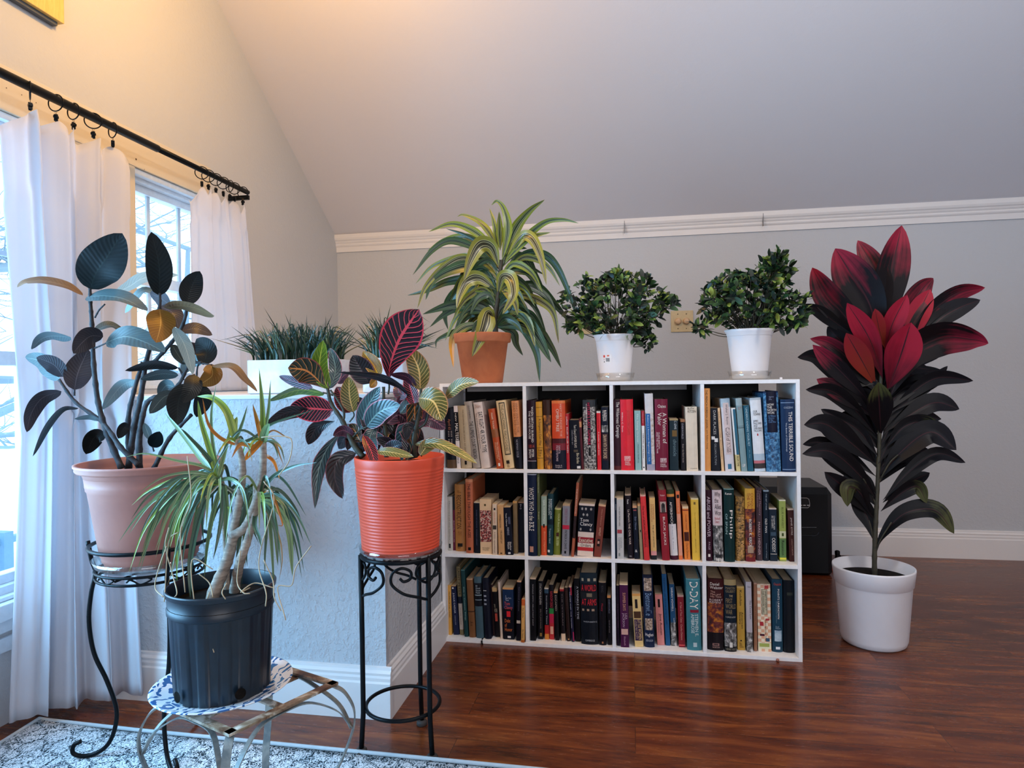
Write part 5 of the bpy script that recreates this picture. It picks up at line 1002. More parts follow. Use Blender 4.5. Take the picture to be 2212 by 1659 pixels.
ML = [
 ([(470, 420), (300, 430), (140, 540), (30, 685)], 18, 'marg_green'), ([(470, 410), (340, 420), (210, 560), (110, 810)], 18, 'marg_green'), ([(465, 400), (360, 380), (230, 400), (118, 470)], 14, 'marg_green'),
 ([(470, 430), (330, 440), (180, 510), (75, 650)], 16, 'marg_green'), ([(470, 430), (370, 450), (290, 600), (285, 870)], 20, 'marg_lime'), ([(470, 440), (400, 520), (345, 740), (343, 940)], 28, 'marg_dark'),
 ([(475, 440), (440, 560), (415, 700), (403, 840)], 22, 'marg_green'), ([(470, 430), (380, 500), (320, 620), (255, 800)], 18, 'marg_dark'), ([(470, 430), (330, 480), (250, 560), (190, 720)], 16, 'marg_green'),
 ([(460, 400), (390, 320), (330, 240), (232, 122)], 26, 'marg_green'), ([(460, 400), (420, 320), (330, 220), (300, 190)], 22, 'marg_dark'), ([(462, 400), (420, 260), (390, 160), (375, 70)], 26, 'marg_lime'),
 ([(465, 395), (440, 250), (435, 120), (455, 0)], 18, 'marg_green'), ([(465, 395), (490, 300), (515, 200), (530, 120)], 18, 'marg_green'), ([(450, 380), (380, 350), (280, 330), (150, 300), (60, 315)], 14, 'marg_green'),
 ([(540, 250), (500, 120), (440, 60), (372, 52)], 34, 'marg_lime'), ([(540, 240), (530, 190), (545, 140)], 34, 'marg_lime'), ([(540, 240), (570, 160), (590, 90)], 14, 'marg_green'), ([(535, 260), (470, 230), (420, 170), (395, 60)], 16, 'marg_orange'),
 ([(655, 240), (655, 110), (640, -70)], 24, 'marg_lime'), ([(650, 230), (630, 150), (612, 85)], 22, 'marg_orange'), ([(650, 240), (640, 180), (655, 150)], 20, 'marg_orange'), ([(655, 230), (680, 120), (690, -20)], 16, 'marg_green'), ([(655, 250), (670, 200), (685, 170)], 38, 'marg_green'),
 ([(655, 240), (600, 300), (580, 330)], 26, 'marg_orange'), ([(655, 245), (620, 270), (560, 260), (520, 320)], 22, 'marg_orange'), ([(655, 240), (700, 200), (760, 230), (785, 235)], 9, 'marg_dry'), ([(655, 250), (700, 240), (730, 310), (745, 350)], 12, 'marg_dry'),
 ([(655, 300), (700, 330), (720, 380), (728, 410)], 16, 'marg_orange'), ([(640, 480), (700, 400), (790, 355), (890, 338)], 18, 'marg_dark'), ([(640, 480), (700, 400), (760, 430), (845, 572)], 14, 'marg_dark'), ([(645, 490), (720, 480), (800, 560), (865, 695)], 18, 'marg_dark'),
 ([(645, 500), (700, 520), (765, 620), (785, 832)], 26, 'marg_green'), ([(645, 500), (690, 560), (715, 660), (722, 785)], 22, 'marg_dark'), ([(640, 500), (620, 600), (640, 660), (650, 705)], 20, 'marg_dark'), ([(640, 500), (600, 620), (585, 700), (588, 790)], 20, 'marg_dark'),
 ([(645, 500), (720, 640), (740, 750), (725, 860)], 9, 'marg_dry'), ([(645, 490), (690, 470), (740, 600), (720, 610)], 16, 'marg_orange'), ([(480, 440), (480, 560), (455, 700), (440, 760)], 22, 'marg_dark'), ([(490, 440), (500, 560), (495, 640), (500, 705)], 24, 'marg_green'),
 ([(480, 430), (560, 500), (600, 600), (640, 690)], 18, 'marg_dark'), ([(520, 540), (500, 555), (490, 565)], 36, 'marg_lime'), ([(470, 430), (420, 480), (395, 560), (400, 700)], 18, 'marg_dark'), ([(650, 500), (670, 620), (665, 740), (665, 830)], 16, 'marg_dark'),
 ([(655, 250), (560, 200), (480, 300), (420, 420)], 12, 'marg_dark'), ([(470, 430), (350, 560), (300, 700), (240, 880)], 12, 'marg_dry'), ([(545, 260), (620, 230), (700, 170), (880, 110)], 14, 'marg_dark'),
]
for pts, w, mt in ML:
    F.leaf(pts, w, mt, rnd.uniform(-25, 25), (rnd.uniform(-.01, .02), rnd.choice([-1, -1, 1])*rnd.uniform(.0, .09)), prof='strap' if w > 24 else 'blade', cup=.2, n=6, across=4, fold=.25)
for k in range(58):      # long silvery leaves hanging left from the side crown, shorter ones right
    left = k % 3 != 0; cx, cy = (470, 425) if left else (642, 492); ln = rnd.uniform(110, 400) if left else rnd.uniform(60, 200); dr_ = -1 if left or rnd.random() < .25 else 1
    top = cy-rnd.uniform(10, 60); ey = cy+rnd.uniform(80, 430); dep = rnd.uniform(-.10, .05) if left and ln > 200 else rnd.uniform(.01, .06)
    F.leaf([(cx, cy), (cx+dr_*ln*.4, top+rnd.uniform(0, 40)), (cx+dr_*ln*.8, (top+ey)/2), (cx+dr_*ln, ey)], rnd.uniform(12, 21), rnd.choice(['marg_green', 'marg_green', 'marg_dark', 'marg_dark', 'marg_lime']), rnd.uniform(-35, 35), (0, dep), prof='blade', n=6, fold=.25)
for k in range(34):      # fuller crowns
    cx, cy = rnd.choice([(468, 415), (468, 415), (640, 490), (645, 480), (655, 250), (545, 250)]); a = rnd.uniform(0, 2*pi); ln = rnd.uniform(120, 260)*(1 if cy > 300 else .5)
    dx = cos(a)*ln; d = sin(a)*.11; up = -rnd.uniform(.2, .7)*ln if rnd.random() < .5 else -10
    F.leaf([(cx, cy), (cx+dx*.4, cy+up*.6), (cx+dx*.8, cy+up*.3+ln*.25), (cx+dx, cy+ln*rnd.uniform(.5, 1.1)+up*.2)], rnd.uniform(10, 18), rnd.choice(['marg_green', 'marg_dark', 'marg_dark', 'marg_lime']), rnd.uniform(-40, 40), (0, d), prof='blade', n=5, fold=.25)
F.done(dt)
dry = [[(440, 800), (350, 760), (360, 940), (385, 1000), (410, 1040), (445, 1160)], [(425, 900), (412, 955), (428, 1000), (385, 1010), (355, 1012)], [(250, 620), (235, 700), (265, 820), (285, 900), (270, 925)], [(240, 700), (205, 800), (190, 880), (225, 920)],
       [(290, 640), (250, 680), (235, 860), (230, 940)], [(660, 420), (705, 500), (650, 700), (640, 800), (670, 900), (668, 960)], [(865, 700), (800, 790), (780, 870), (720, 880), (755, 1020)], [(600, 880), (560, 900), (620, 860), (700, 880)], [(650, 230), (720, 225), (780, 240), (770, 330), (725, 395)],
       [(330, 310), (345, 500), (300, 640), (320, 900)], [(660, 760), (700, 850), (705, 920), (735, 980)], [(560, 720), (545, 850), (570, 900), (600, 905)], [(500, 860), (480, 900), (495, 930)], [(380, 820), (425, 860), (440, 920)], [(270, 1010), (290, 1030), (310, 1050)]]
for q in dry:
    T('dry_strand', spline([F.pt(u, v, -.085 if v > 880 else -.06) for u, v in q], 6), .0011, plain('#b8a080', .8), dt, 5)

# ------------------------------------------------------------ croton on the tall three legged stand
TC = Vector((-.577, 1.600, 0)); tz = .494
s3 = empty('plant_stand', TC, 'tall slim dark metal plant stand with scroll brackets and lower ring under the orange pot', 'plant stand', 'metal plant stands')
T('top_ring', circle((0, 0, tz-.006), .098), .0055, M['iron'], s3, 10, True)
T('inner_ring', circle((0, 0, tz-.004), .06), .003, M['iron'], s3, 8, True); T('cross_bar', [(-.098, 0, tz-.005), (.098, 0, tz-.005)], .003, M['iron'], s3); T('cross_bar', [(0, -.098, tz-.005), (0, .098, tz-.005)], .003, M['iron'], s3)
T('lower_ring', circle((0, 0, .108), .092), .0048, M['iron'], s3, 10, True)
LA = [209, 330, 82]
for i, a in enumerate(LA):
    a = radians(a); q = lambda r, z, da=0: (r*cos(a+da), r*sin(a+da), z)
    lg = T('leg', [q(.100, tz-.002), q(.099, .30), q(.099, .1), q(.105, .012)], .0062, M['iron'], s3, 12)
    o = L('foot', [(0, 0), (.013, 0), (.0145, .003), (.0145, .009), (.012, .013), (.007, .014), (0, .014)], plain('#4a423e', .6), lg, q(.105, 0), seg=20)
    for sg in (1, -1):
        sc = spline([q(.097, .392, sg*.07), q(.097, .402, sg*.32), q(.097, .414, sg*.66), q(.097, .437, sg*.94), q(.097, .463, sg*.92), q(.097, .475, sg*.70), q(.097, .466, sg*.48), q(.097, .449, sg*.48), q(.097, .443, sg*.64), q(.097, .451, sg*.74)], 6)
        T('scroll_bracket', sc, .0036, M['iron'], s3, 8)
        T('scroll_bracket', spline([q(.097, .432, sg*.05), q(.097, .440, sg*.2), q(.097, .455, sg*.33), q(.097, .473, sg*.30), q(.097, .477, sg*.2)], 6), .0032, M['iron'], s3, 8)
sau = empty('saucer', TC+Vector((0, 0, tz+.0002)), 'clear plastic saucer between the orange ribbed pot and its tall stand', 'saucer')
L('dish', [(0, 0), (.097, 0), (.101, .003), (.104, .016), (.1025, .016), (.099, .005), (.095, .003), (0, .003)], M['clear'], sau)
OH = .236
cr = empty('croton', TC+Vector((0, 0, tz+.0035)), 'croton with red veined and mottled leaves in a bright orange ribbed pot', 'potted plant', 'potted plants')
prof = [(0, 0), (.094, 0), (.0955, .004)]
nr = 26
for i in range(nr):
    z = .008+(OH-.034)*i/nr; r = .0955+.017*(z/OH)**1.1
    prof += [(r, z), (r+.0011, z+.0022), (r+.0011, z+.005), (r, z+.0065)]
prof += [(.1112, OH-.022), (.1125, OH-.004), (.1115, OH), (.1085, OH), (.106, OH-.03), (0, OH-.03)]
L('pot', prof, M['redpot'], cr, seg=96)
L('soil', [(0, OH-.034), (.106, OH-.034), (.107, OH-.022), (0, OH-.016)], M['soil'], cr, cap=False)
F = Fol(560, 640, .3618, 1.598, ['croton_red', 'croton_olive', 'croton_dark', 'croton_teal', 'croton_lime', 'croton_yellow', 'croton_orange', 'croton_purple'], cr.location)
CLV = [
 ([(772, 500), (785, 400), (840, 250), (955, 78)], 235, 'croton_red', 0, (-.01, -.05), 'obov'), ([(395, 552), (330, 480), (270, 440), (172, 428)], 165, 'croton_orange', 18, (0, -.06), 'obov'), ([(412, 555), (360, 430), (382, 262)], 100, 'croton_lime', 0, (0, -.02), 'ellipse'),
 ([(420, 552), (455, 440), (425, 308)], 80, 'croton_teal', 0, (0, .03), 'ellipse'), ([(442, 680), (310, 670), (178, 668)], 160, 'croton_red', 10, (0, -.02), 'ellipse'), ([(312, 690), (180, 690), (42, 758)], 110, 'croton_dark', 45, (0, -.06), 'ellipse'),
 ([(392, 580), (230, 560), (52, 628)], 100, 'croton_lime', 58, (0, .05), 'ellipse'), ([(656, 522), (610, 440), (558, 352)], 140, 'croton_dark', 5, (0, -.02), 'ellipse'), ([(715, 482), (680, 410), (618, 330)], 95, 'croton_yellow', 0, (0, 0), 'ellipse'),
 ([(562, 692), (540, 600), (535, 480)], 110, 'croton_olive', 5, (0, -.02), 'ellipse'), ([(900, 602), (830, 530), (700, 475), (468, 452)], 90, 'croton_dark', 58, (0, -.09), 'lance'), ([(962, 562), (950, 430), (888, 306)], 128, 'croton_olive', 5, (0, 0), 'ellipse'),
 ([(935, 542), (880, 480), (782, 465)], 75, 'croton_purple', 50, (0, -.04), 'ellipse'), ([(930, 655), (905, 560), (876, 458)], 84, 'croton_red', 15, (0, .02), 'ellipse'), ([(880, 602), (840, 570), (818, 520)], 84, 'croton_purple', 15, (0, .04), 'ellipse'),
 ([(1112, 605), (1200, 530), (1312, 512)], 84, 'croton_olive', 30, (-.02, -.07), 'ellipse'), ([(955, 605), (1040, 630), (1090, 745)], 155, 'croton_olive', 5, (-.02, -.07), 'ellipse'), ([(640, 780), (720, 690), (842, 648)], 130, 'croton_teal', 10, (-.02, -.08), 'ellipse'),
 ([(602, 792), (640, 670), (722, 540)], 100, 'croton_teal', 10, (0, -.03), 'ellipse'), ([(690, 852), (640, 690), (588, 600)], 100, 'croton_dark', 5, (0, 0), 'ellipse'), ([(790, 822), (820, 720), (902, 610)], 120, 'croton_dark', 5, (.02, .03), 'ellipse'),
 ([(480, 820), (400, 920), (350, 1060), (332, 1268)], 96, 'croton_teal', 12, (0, -.03), 'lance'), ([(578, 938), (470, 980), (450, 1080), (497, 1208)], 105, 'croton_dark', 5, (0, -.05), 'ellipse'), ([(452, 745), (370, 770), (330, 800), (292, 886)], 90, 'croton_dark', 15, (0, .0), 'obov'),
 ([(560, 832), (500, 800), (440, 832)], 75, 'croton_purple', 30, (0, -.03), 'ellipse'), ([(622, 830), (670, 930), (702, 1052)], 66, 'croton_red', 20, (-.05, -.10), 'ellipse'), ([(700, 925), (780, 930), (922, 958)], 66, 'croton_olive', 35, (-.06, -.095), 'ellipse'),
 ([(930, 882), (1060, 880), (1180, 930), (1302, 998)], 70, 'croton_olive', 30, (0, -.10), 'ellipse'), ([(960, 950), (1010, 890), (1092, 862)], 84, 'croton_olive', 25, (-.03, 0), 'ellipse'), ([(880, 935), (900, 830), (932, 738)], 84, 'croton_dark', 10, (0, 0), 'ellipse'),
 ([(800, 945), (770, 880), (700, 845)], 72, 'croton_dark', 15, (0, -.02), 'ellipse'), ([(542, 695), (500, 610), (462, 540)], 112, 'croton_red', 10, (.03, .03), 'ellipse'), ([(470, 522), (500, 480), (535, 458)], 66, 'croton_purple', 20, (.03, .04), 'ellipse'),
 ([(320, 545), (200, 505), (118, 478)], 66, 'croton_purple', 25, (-.02, .0), 'ellipse'), ([(750, 940), (800, 900), (850, 880)], 84, 'croton_dark', 15, (-.02, -.05), 'ellipse'), ([(690, 780), (660, 850), (700, 930)], 84, 'croton_teal', 5, (0, -.04), 'ellipse'),
 ([(940, 800), (890, 780), (880, 860)], 60, 'croton_dark', 5, (0, -.02), 'ellipse'), ([(640, 880), (600, 900), (560, 880)], 70, 'croton_dark', 15, (0, 0), 'ellipse'), ([(700, 500), (680, 520), (660, 545)], 50, 'croton_yellow', 15, (-.02, -.05), 'ellipse'), ([(1015, 700), (990, 760), (1010, 640)], 10, 'croton_dark', 0, (0, 0), 'ellipse'),
 ([(860, 960), (930, 930), (990, 900)], 70, 'croton_dark', 10, (.03, .05), 'ellipse'), ([(820, 880), (780, 800), (840, 760)], 80, 'croton_dark', 10, (.05, .06), 'ellipse'),
]
rnd = random.Random(31)
for k in range(22):
    bx, by = rnd.choice([(760, 760), (700, 880), (930, 760), (600, 860), (900, 880), (840, 700)]); a = rnd.uniform(0, 2*pi); ln = rnd.uniform(110, 190)
    CLV.append(([(bx, by), (bx+cos(a)*ln*.5, by-abs(sin(a))*ln*.6), (bx+cos(a)*ln, by-sin(a)*ln*.7)], rnd.uniform(70, 115), rnd.choice(['croton_dark', 'croton_dark', 'croton_purple', 'croton_teal', 'croton_orange']), rnd.uniform(-30, 30), (0, rnd.uniform(.0, .07)), 'ellipse'))
for pts, w, mt, tl, d, pf in CLV: F.leaf(pts, w, mt, tl, d, prof=pf, cup=.06, wave=.10, n=8, across=6, fold=.14)
F.done(cr)
for pts, a, b in (([(620, 960, 0), (560, 880), (500, 750), (430, 640), (408, 550)], .0085, .004), ([(760, 960, .01), (757, 850, .01), (745, 700), (742, 540)], .006, .004), ([(930, 960, .01), (925, 850), (950, 720), (965, 640), (965, 550)], .0065, .0035),
                  ([(930, 800, 0), (990, 760, 0), (1015, 690, 0)], .0028, .0022), ([(560, 840, 0), (600, 800, -.01), (640, 780, -.02)], .0025, .002), ([(500, 760, 0), (505, 690), (470, 620), (425, 560)], .0035, .0025), ([(770, 585, 0), (776, 545, 0), (774, 500, -.01)], .0026, .0022), ([(440, 590), (380, 575)], .0024, .002), ([(540, 750), (565, 715), (562, 690)], .002, .0018)):
    stem(F, cr, 'stem', pts, a, b, M['greenstem'], bump=.15)
# ------------------------------------------------------------ white planters with grass on the ledge
def planter(u0, u1, Yf, D, label, seed, nbl, gu0, gu1, H=.101):
    x0, x1 = at(u0, 850, Y=Yf).x, at(u1, 850, Y=Yf).x; Wd = x1-x0
    e = empty('grass_planter', (x0, Yf, ZL), label, 'planter', 'white planters of grass on the ledge')
    bm = bmesh.new(); c = .005
    def rr(x0, y0, x1, y1, z, r=.008):
        out = []
        for cx, cy, a0 in ((x1-r, y1-r, 0), (x0+r, y1-r, 90), (x0+r, y0+r, 180), (x1-r, y0+r, 270)):
            for k in range(4): a = radians(a0+k*30); out.append(bm.verts.new((cx+r*cos(a), cy+r*sin(a), z)))
        return out
    R = [rr(.006, .006, Wd-.006, D-.006, 0), rr(.0, .0, Wd, D, .004), rr(0, 0, Wd, D, H-.001), rr(.001, .001, Wd-.001, D-.001, H), rr(.005, .005, Wd-.005, D-.005, H), rr(.006, .006, Wd-.006, D-.006, H-.03)]
    for A, C in zip(R, R[1:]):
        for i in range(len(A)): j = (i+1) % len(A); bm.faces.new((A[i], A[j], C[j], C[i]))
    bm.faces.new(R[0][::-1]); bm.faces.new(R[-1]); bmesh.ops.recalc_face_normals(bm, faces=bm.faces)
    pb = link('planter_box', bm, plain('#e9e9ee', .12), e, smooth=True); md = pb.modifiers.new('e', 'EDGE_SPLIT'); md.split_angle = radians(40)
    B('soil', (.007, .007, H-.032), (Wd-.007, D-.007, H-.012), M['soil'], e)
    rnd = random.Random(seed); bm = bmesh.new(); uv = bm.loops.layers.uv.verify()
    for k in range(nbl):
        t = rnd.random(); bx = .012+(Wd-.024)*t; by = rnd.uniform(.012, D-.012)
        gx0, gx1 = at(gu0, 740, Y=Yf).x-x0, at(gu1, 740, Y=Yf).x-x0
        edge = (t-.5)*2
        spread = (gx0 if edge < 0 else gx1-Wd)*abs(edge)**1.6 if rnd.random() < .8 else rnd.uniform(-.06, .06)
        tx = bx+spread*rnd.uniform(.5, 1.05)+rnd.gauss(0, .022); ty = by+rnd.gauss(0, .045)
        h = rnd.uniform(.065, .128)*(1-.22*abs(edge))+(.03 if rnd.random() < .06 else 0)
        if abs(tx-bx) > .08: h *= rnd.uniform(.62, .9)
        if rnd.random() < .18: ctl = (bx+(tx-bx)*.35, by+(ty-by)*.4, H+h*.95); tip = (tx+(tx-bx)*.2, ty, H+h*rnd.uniform(.45, .8))
        else: ctl = (bx+(tx-bx)*.38, by+(ty-by)*.4, H+h*.6); tip = (tx, ty, H+h)
        pts = [Vector((bx, by, H-.014)), Vector((bx+(tx-bx)*.06, by, H+h*.22)), Vector(ctl), Vector(tip)]
        eye = (EYE-Vector(e.location)-pts[1]).normalized()
        leaf(bm, pts, rnd.uniform(.0042, .0066), normal=eye, mi=0 if rnd.random() < .72 else 1, tilt=rnd.uniform(-60, 60), prof='blade', n=4, across=2, cup=.2, uvl=uv)
    g = link('grass', bm, [M['grass_blade'], M['grass_light']], e)
    return e
planter(533, 722, 1.80, .12, 'long white rectangular planter of grass on the ledge behind the croton', 3, 430, 468, 762)
planter(782, 874, 1.80, .10, 'smaller square white planter of grass on the ledge right behind the tall croton leaf', 4, 220, 755, 950)

# ------------------------------------------------------------ dracaena in terracotta on the bookcase
YT = BY+.135; p0 = at(985, 820, Y=YT); p1 = at(1105, 820, Y=YT); cx = at(1043, 820, Y=YT).x; rt_ = (p1.x-p0.x)/2
TH = at(1043, 721, Y=YT).z-.911
dr = empty('striped_dracaena', (cx, YT, .911), 'striped lime green dracaena in a terracotta pot on the bookcase left end', 'potted plant', 'potted plants')
k = rt_
L('pot', [(0, 0), (k*.68, 0), (k*.70, .003), (k*.90, TH-.034), (k*.985, TH-.033), (k*1.0, TH-.029), (k*1.02, TH-.004), (k*1.0, TH), (k*.90, TH), (k*.87, TH-.02), (0, TH-.02)], M['terracotta'], dr)
L('soil', [(0, TH-.022), (k*.87, TH-.022), (k*.87, TH-.014), (0, TH-.010)], M['soil'], dr, cap=False)
F = Fol(860, 420, .2532, YT, ['drac_bright', 'drac_dark', 'drac_yellow', 'drac_dying'], dr.location)
b, dk, yl = 'drac_bright', 'drac_dark', 'drac_yellow'
DL = [
 ([(888, 560), (935, 300), (905, 130), (845, 58), (795, 92)], 66, b), ([(915, 520), (1000, 290), (1120, 140), (1250, 45)], 82, b), ([(860, 520), (790, 350), (700, 240), (560, 175), (505, 190)], 50, b), ([(870, 480), (865, 300), (862, 145)], 62, b),
 ([(855, 500), (820, 250), (780, 118)], 40, b), ([(850, 560), (760, 410), (620, 300), (450, 252), (260, 318)], 58, b), ([(840, 560), (700, 420), (560, 340), (410, 292)], 36, dk), ([(850, 590), (680, 420), (540, 365), (380, 400), (250, 482)], 66, b),
 ([(850, 610), (660, 460), (450, 395), (290, 480), (125, 687)], 58, dk), ([(860, 620), (800, 450), (700, 430), (620, 560), (560, 742)], 118, yl, -.10), ([(920, 540), (1090, 365), (1250, 240), (1400, 215), (1540, 245)], 50, b), ([(910, 580), (1080, 400), (1180, 350), (1300, 325)], 52, b),
 ([(905, 600), (1040, 380), (1130, 370), (1210, 520), (1265, 772)], 82, yl, -.07), ([(900, 660), (1080, 500), (1250, 510), (1370, 640), (1480, 900), (1540, 1100)], 58, dk, .02), ([(900, 680), (1060, 540), (1200, 560), (1300, 640), (1380, 780)], 52, yl),
 ([(860, 690), (700, 560), (540, 535), (300, 610), (150, 762)], 52, b), ([(855, 700), (600, 545), (420, 600), (240, 780), (165, 970)], 66, yl), ([(850, 740), (640, 620), (470, 640), (300, 740), (235, 900)], 90, dk), ([(845, 820), (640, 735), (430, 745), (250, 820), (80, 862)], 68, dk),
 ([(850, 830), (700, 715), (590, 740), (530, 850), (500, 972)], 104, yl, -.09), ([(850, 860), (885, 705), (960, 720), (980, 860), (890, 1022)], 100, yl, -.11), ([(890, 740), (1050, 560), (1160, 700), (1250, 830)], 105, dk, .08), ([(890, 720), (1000, 640), (1130, 630), (1250, 685)], 44, dk),
 ([(880, 880), (1050, 780), (1200, 800), (1350, 950), (1475, 1102)], 84, dk), ([(880, 900), (1060, 860), (1230, 920), (1330, 1030), (1370, 1270)], 60, yl), ([(880, 890), (1060, 780), (1180, 810), (1290, 900), (1360, 1062)], 60, dk, .05), ([(830, 1010), (700, 930), (540, 930), (400, 955), (210, 1022)], 84, dk),
 ([(820, 1030), (560, 960), (400, 1020), (270, 1132)], 66, dk), ([(840, 850), (560, 820), (440, 900), (400, 1030), (425, 1152)], 84, dk, .05), ([(820, 1060), (650, 1000), (540, 1080), (480, 1172)], 76, dk, .03), ([(810, 1140), (650, 1118), (540, 1150), (462, 1250), (472, 1478)], 66, 'drac_dying', -.06),
 ([(820, 1090), (770, 1010), (735, 1130), (630, 1385)], 135, yl, -.12), ([(800, 1150), (600, 1140), (350, 1230), (320, 1312)], 52, dk), ([(840, 1100), (1000, 1000), (1130, 1015), (1200, 1100), (1245, 1185)], 62, dk), ([(840, 1120), (1000, 1035), (1110, 1090), (1170, 1302)], 72, yl, -.04),
 ([(840, 1130), (1060, 1100), (1180, 1200), (1305, 1432)], 112, dk), ([(840, 1140), (1060, 1140), (1180, 1340), (1208, 1602)], 70, dk, -.03), ([(850, 1130), (980, 1180), (1010, 1280), (1065, 1375)], 64, dk, .04), ([(850, 1120), (1150, 1130), (1300, 1290), (1392, 1482)], 84, dk, .05),
 ([(870, 800), (960, 870), (1000, 930), (1020, 1030)], 66, yl, -.08), ([(840, 940), (720, 760), (640, 860), (740, 990)], 100, dk, .04), ([(840, 960), (700, 850), (640, 940), (700, 1000)], 100, dk, .03), ([(850, 960), (900, 880), (960, 900), (940, 1000)], 84, dk, -.02), ([(840, 900), (760, 720), (640, 700), (600, 800)], 90, dk, .02),
 ([(835, 1080), (900, 960), (1000, 980), (1060, 1100)], 84, dk, .02), ([(870, 760), (760, 600), (640, 580), (480, 600)], 66, dk, .06), ([(870, 640), (960, 520), (1080, 520), (1180, 500)], 60, dk, .07), ([(870, 600), (980, 460), (1100, 460)], 60, dk, .06), ([(860, 640), (740, 500), (640, 460)], 60, dk, .06),
]
rnd = random.Random(9)
for q in DL:
    pts, w_, mt = q[:3]; d = q[3] if len(q) > 3 else rnd.uniform(-.06, .08)
    F.leaf(pts, w_*1.22, mt, rnd.uniform(-22, 22), (rnd.uniform(-.008, .008), d), prof='lance', cup=.05, wave=.08, n=7, across=6, fold=.22)
for k in range(34):
    h = rnd.uniform(620, 1150); sg = rnd.choice((-1, 1)); ln = rnd.uniform(190, 420); dp = rnd.uniform(-.05, .12)
    x0 = 868-(h-620)*.07
    F.leaf([(x0, h), (x0+sg*ln*.35, h-ln*rnd.uniform(.25, .5)), (x0+sg*ln*.8, h-ln*.2), (x0+sg*ln*1.1, h+ln*rnd.uniform(.2, .55))], rnd.uniform(52, 80), rnd.choice([dk, dk, dk, yl, b]), rnd.uniform(-30, 30), (0, dp), prof='lance', cup=.05, wave=.08, n=5, across=6, fold=.22)
F.done(dr)
stem(F, dr, 'trunk', [(832, 1210), (828, 1050), (850, 900), (868, 700), (880, 560)], .0105, .007, M['greenstem'], 10, .1)

# ------------------------------------------------------------ two gardenias in white pots
def gardenia(u0, u1, vr, vb, su0, su1, crown, seed, label, sticker):
    Yg = BY+.14; uc = (u0+u1)/2; cx = at(uc, 815, Y=Yg).x; r = (at(u1, vr, Y=Yg).x-at(u0, vr, Y=Yg).x)/2; H = at(uc, vr, Y=Yg).z-.9125
    s = empty('saucer', (cx, Yg, .911), 'clear plastic saucer under the %s white plant pot on the bookcase' % ('left' if sticker else 'right'), 'saucer')
    rs = (at(su1, 810, Y=Yg).x-at(su0, 810, Y=Yg).x)/2
    L('dish', [(0, 0), (rs*.86, 0), (rs*.9, .002), (rs, .030), (rs*.985, .030), (rs*.88, .0035), (rs*.84, .002), (0, .002)], M['clear'], s)
    e = empty('gardenia', (cx, Yg, .9135), label, 'potted plant', 'potted plants')
    L('pot', [(0, 0), (r*.68, 0), (r*.70, .003), (r*.72, .02), (r*.90, H-.022), (r*.96, H-.010), (r*1.02, H-.001), (r, H), (r*.95, H-.004), (r*.88, H-.03), (0, H-.03)], M['whitepot'], e)
    L('soil', [(0, H-.032), (r*.88, H-.032), (r*.88, H-.022), (0, H-.014)], M['soil'], e, cap=False)
    if sticker:
        def dec(a0, a1, z0, z1, mat, nm='sticker', off=.0006):
            bm = bmesh.new(); prev = None
            for i in range(5):
                a = a0+(a1-a0)*i/4; row = []
                for z in (z0, z1):
                    rr_ = r*(.72+(.18)*(z-.02)/(H-.042))+off; row.append(bm.verts.new((rr_*cos(a), rr_*sin(a), z)))
                if prev: bm.faces.new((prev[0], row[0], row[1], prev[1]))
                prev = row
            return link(nm, bm, mat, e)
        a0 = -pi/2-.72
        st_ = dec(a0, a0+.55, H*.38, H*.56, plain('#f4f0ee')); 
        for q in ((.04, .16, .50, .55, '#d83c28'), (.28, .42, .52, .55, '#d86c50'), (.05, .1, .395, .42, '#2c2c30'), (.06, .10, .44, .48, '#c8a0a0')): dec(a0+q[0], a0+q[1], H*q[2], H*q[3], plain(q[4]), 'print', .0009).parent = st_
        for i in range(8): dec(a0+.2+i*.03, a0+.2+i*.03+.012+.008*(i % 3 == 0), H*.41, H*.49, plain('#1c1c20'), 'bar_code', .0009).parent = st_
    F = Fol(0, 0, 1, Yg, ['gard_dark', 'gard_mid', 'gard_lime'], e.location); rnd = random.Random(seed)
    base = Vector((0, 0, H-.02)); tw = bmesh.new()
    for (u, v, ru, rv, n, rd) in crown:
        for k in range(int(n*.8)):
            a = rnd.uniform(0, 2*pi); el = rnd.random()**.42; d = rnd.uniform(-1, 1)*sqrt(max(0, 1-el*el*.9))*rd
            tu, tv = u+ru*el*cos(a), v+rv*el*sin(a)
            tip = F.pt(tu, tv, d)
            if k % 3 == 0:
                mid = base.lerp(tip, .5)+Vector((rnd.uniform(-.01, .01), rnd.uniform(-.01, .01), -.012))
                tube(tw, spline([base+Vector((rnd.uniform(-.02, .02), rnd.uniform(-.02, .02), 0)), mid, tip], 5), [.0022, .002, .0018, .0016, .0015, .0014, .0013, .0012, .0011, .001, .0009], 4)
            out = (tip-F.pt(u, v+rv*.5, 0)).normalized()
            nl = rnd.randint(4, 6)
            for j in range(nl):
                dirv = (out*.6+Vector((rnd.gauss(0, .7), rnd.gauss(0, .7), rnd.gauss(.15, .6)))).normalized()
                ln = rnd.uniform(.022, .040); nm = Vector((rnd.gauss(0, .6), rnd.gauss(-.5, .6), rnd.gauss(.6, .5))).normalized()
                b0 = tip+Vector((rnd.gauss(0, .006), rnd.gauss(0, .006), rnd.gauss(0, .006)))
                q = rnd.random(); mi = 0 if q < .50 else (1 if q < .82 else 2)
                leaf(F.bm, [b0, b0+dirv*ln*.5+Vector((0, 0, .002)), b0+dirv*ln-Vector((0, 0, .002))], ln*rnd.uniform(.38, .52), normal=nm, mi=mi, prof='ellipse', n=3, across=2, cup=.1, uvl=F.uv)
    link('branches', tw, M['greenstem'], e); F.done(e)
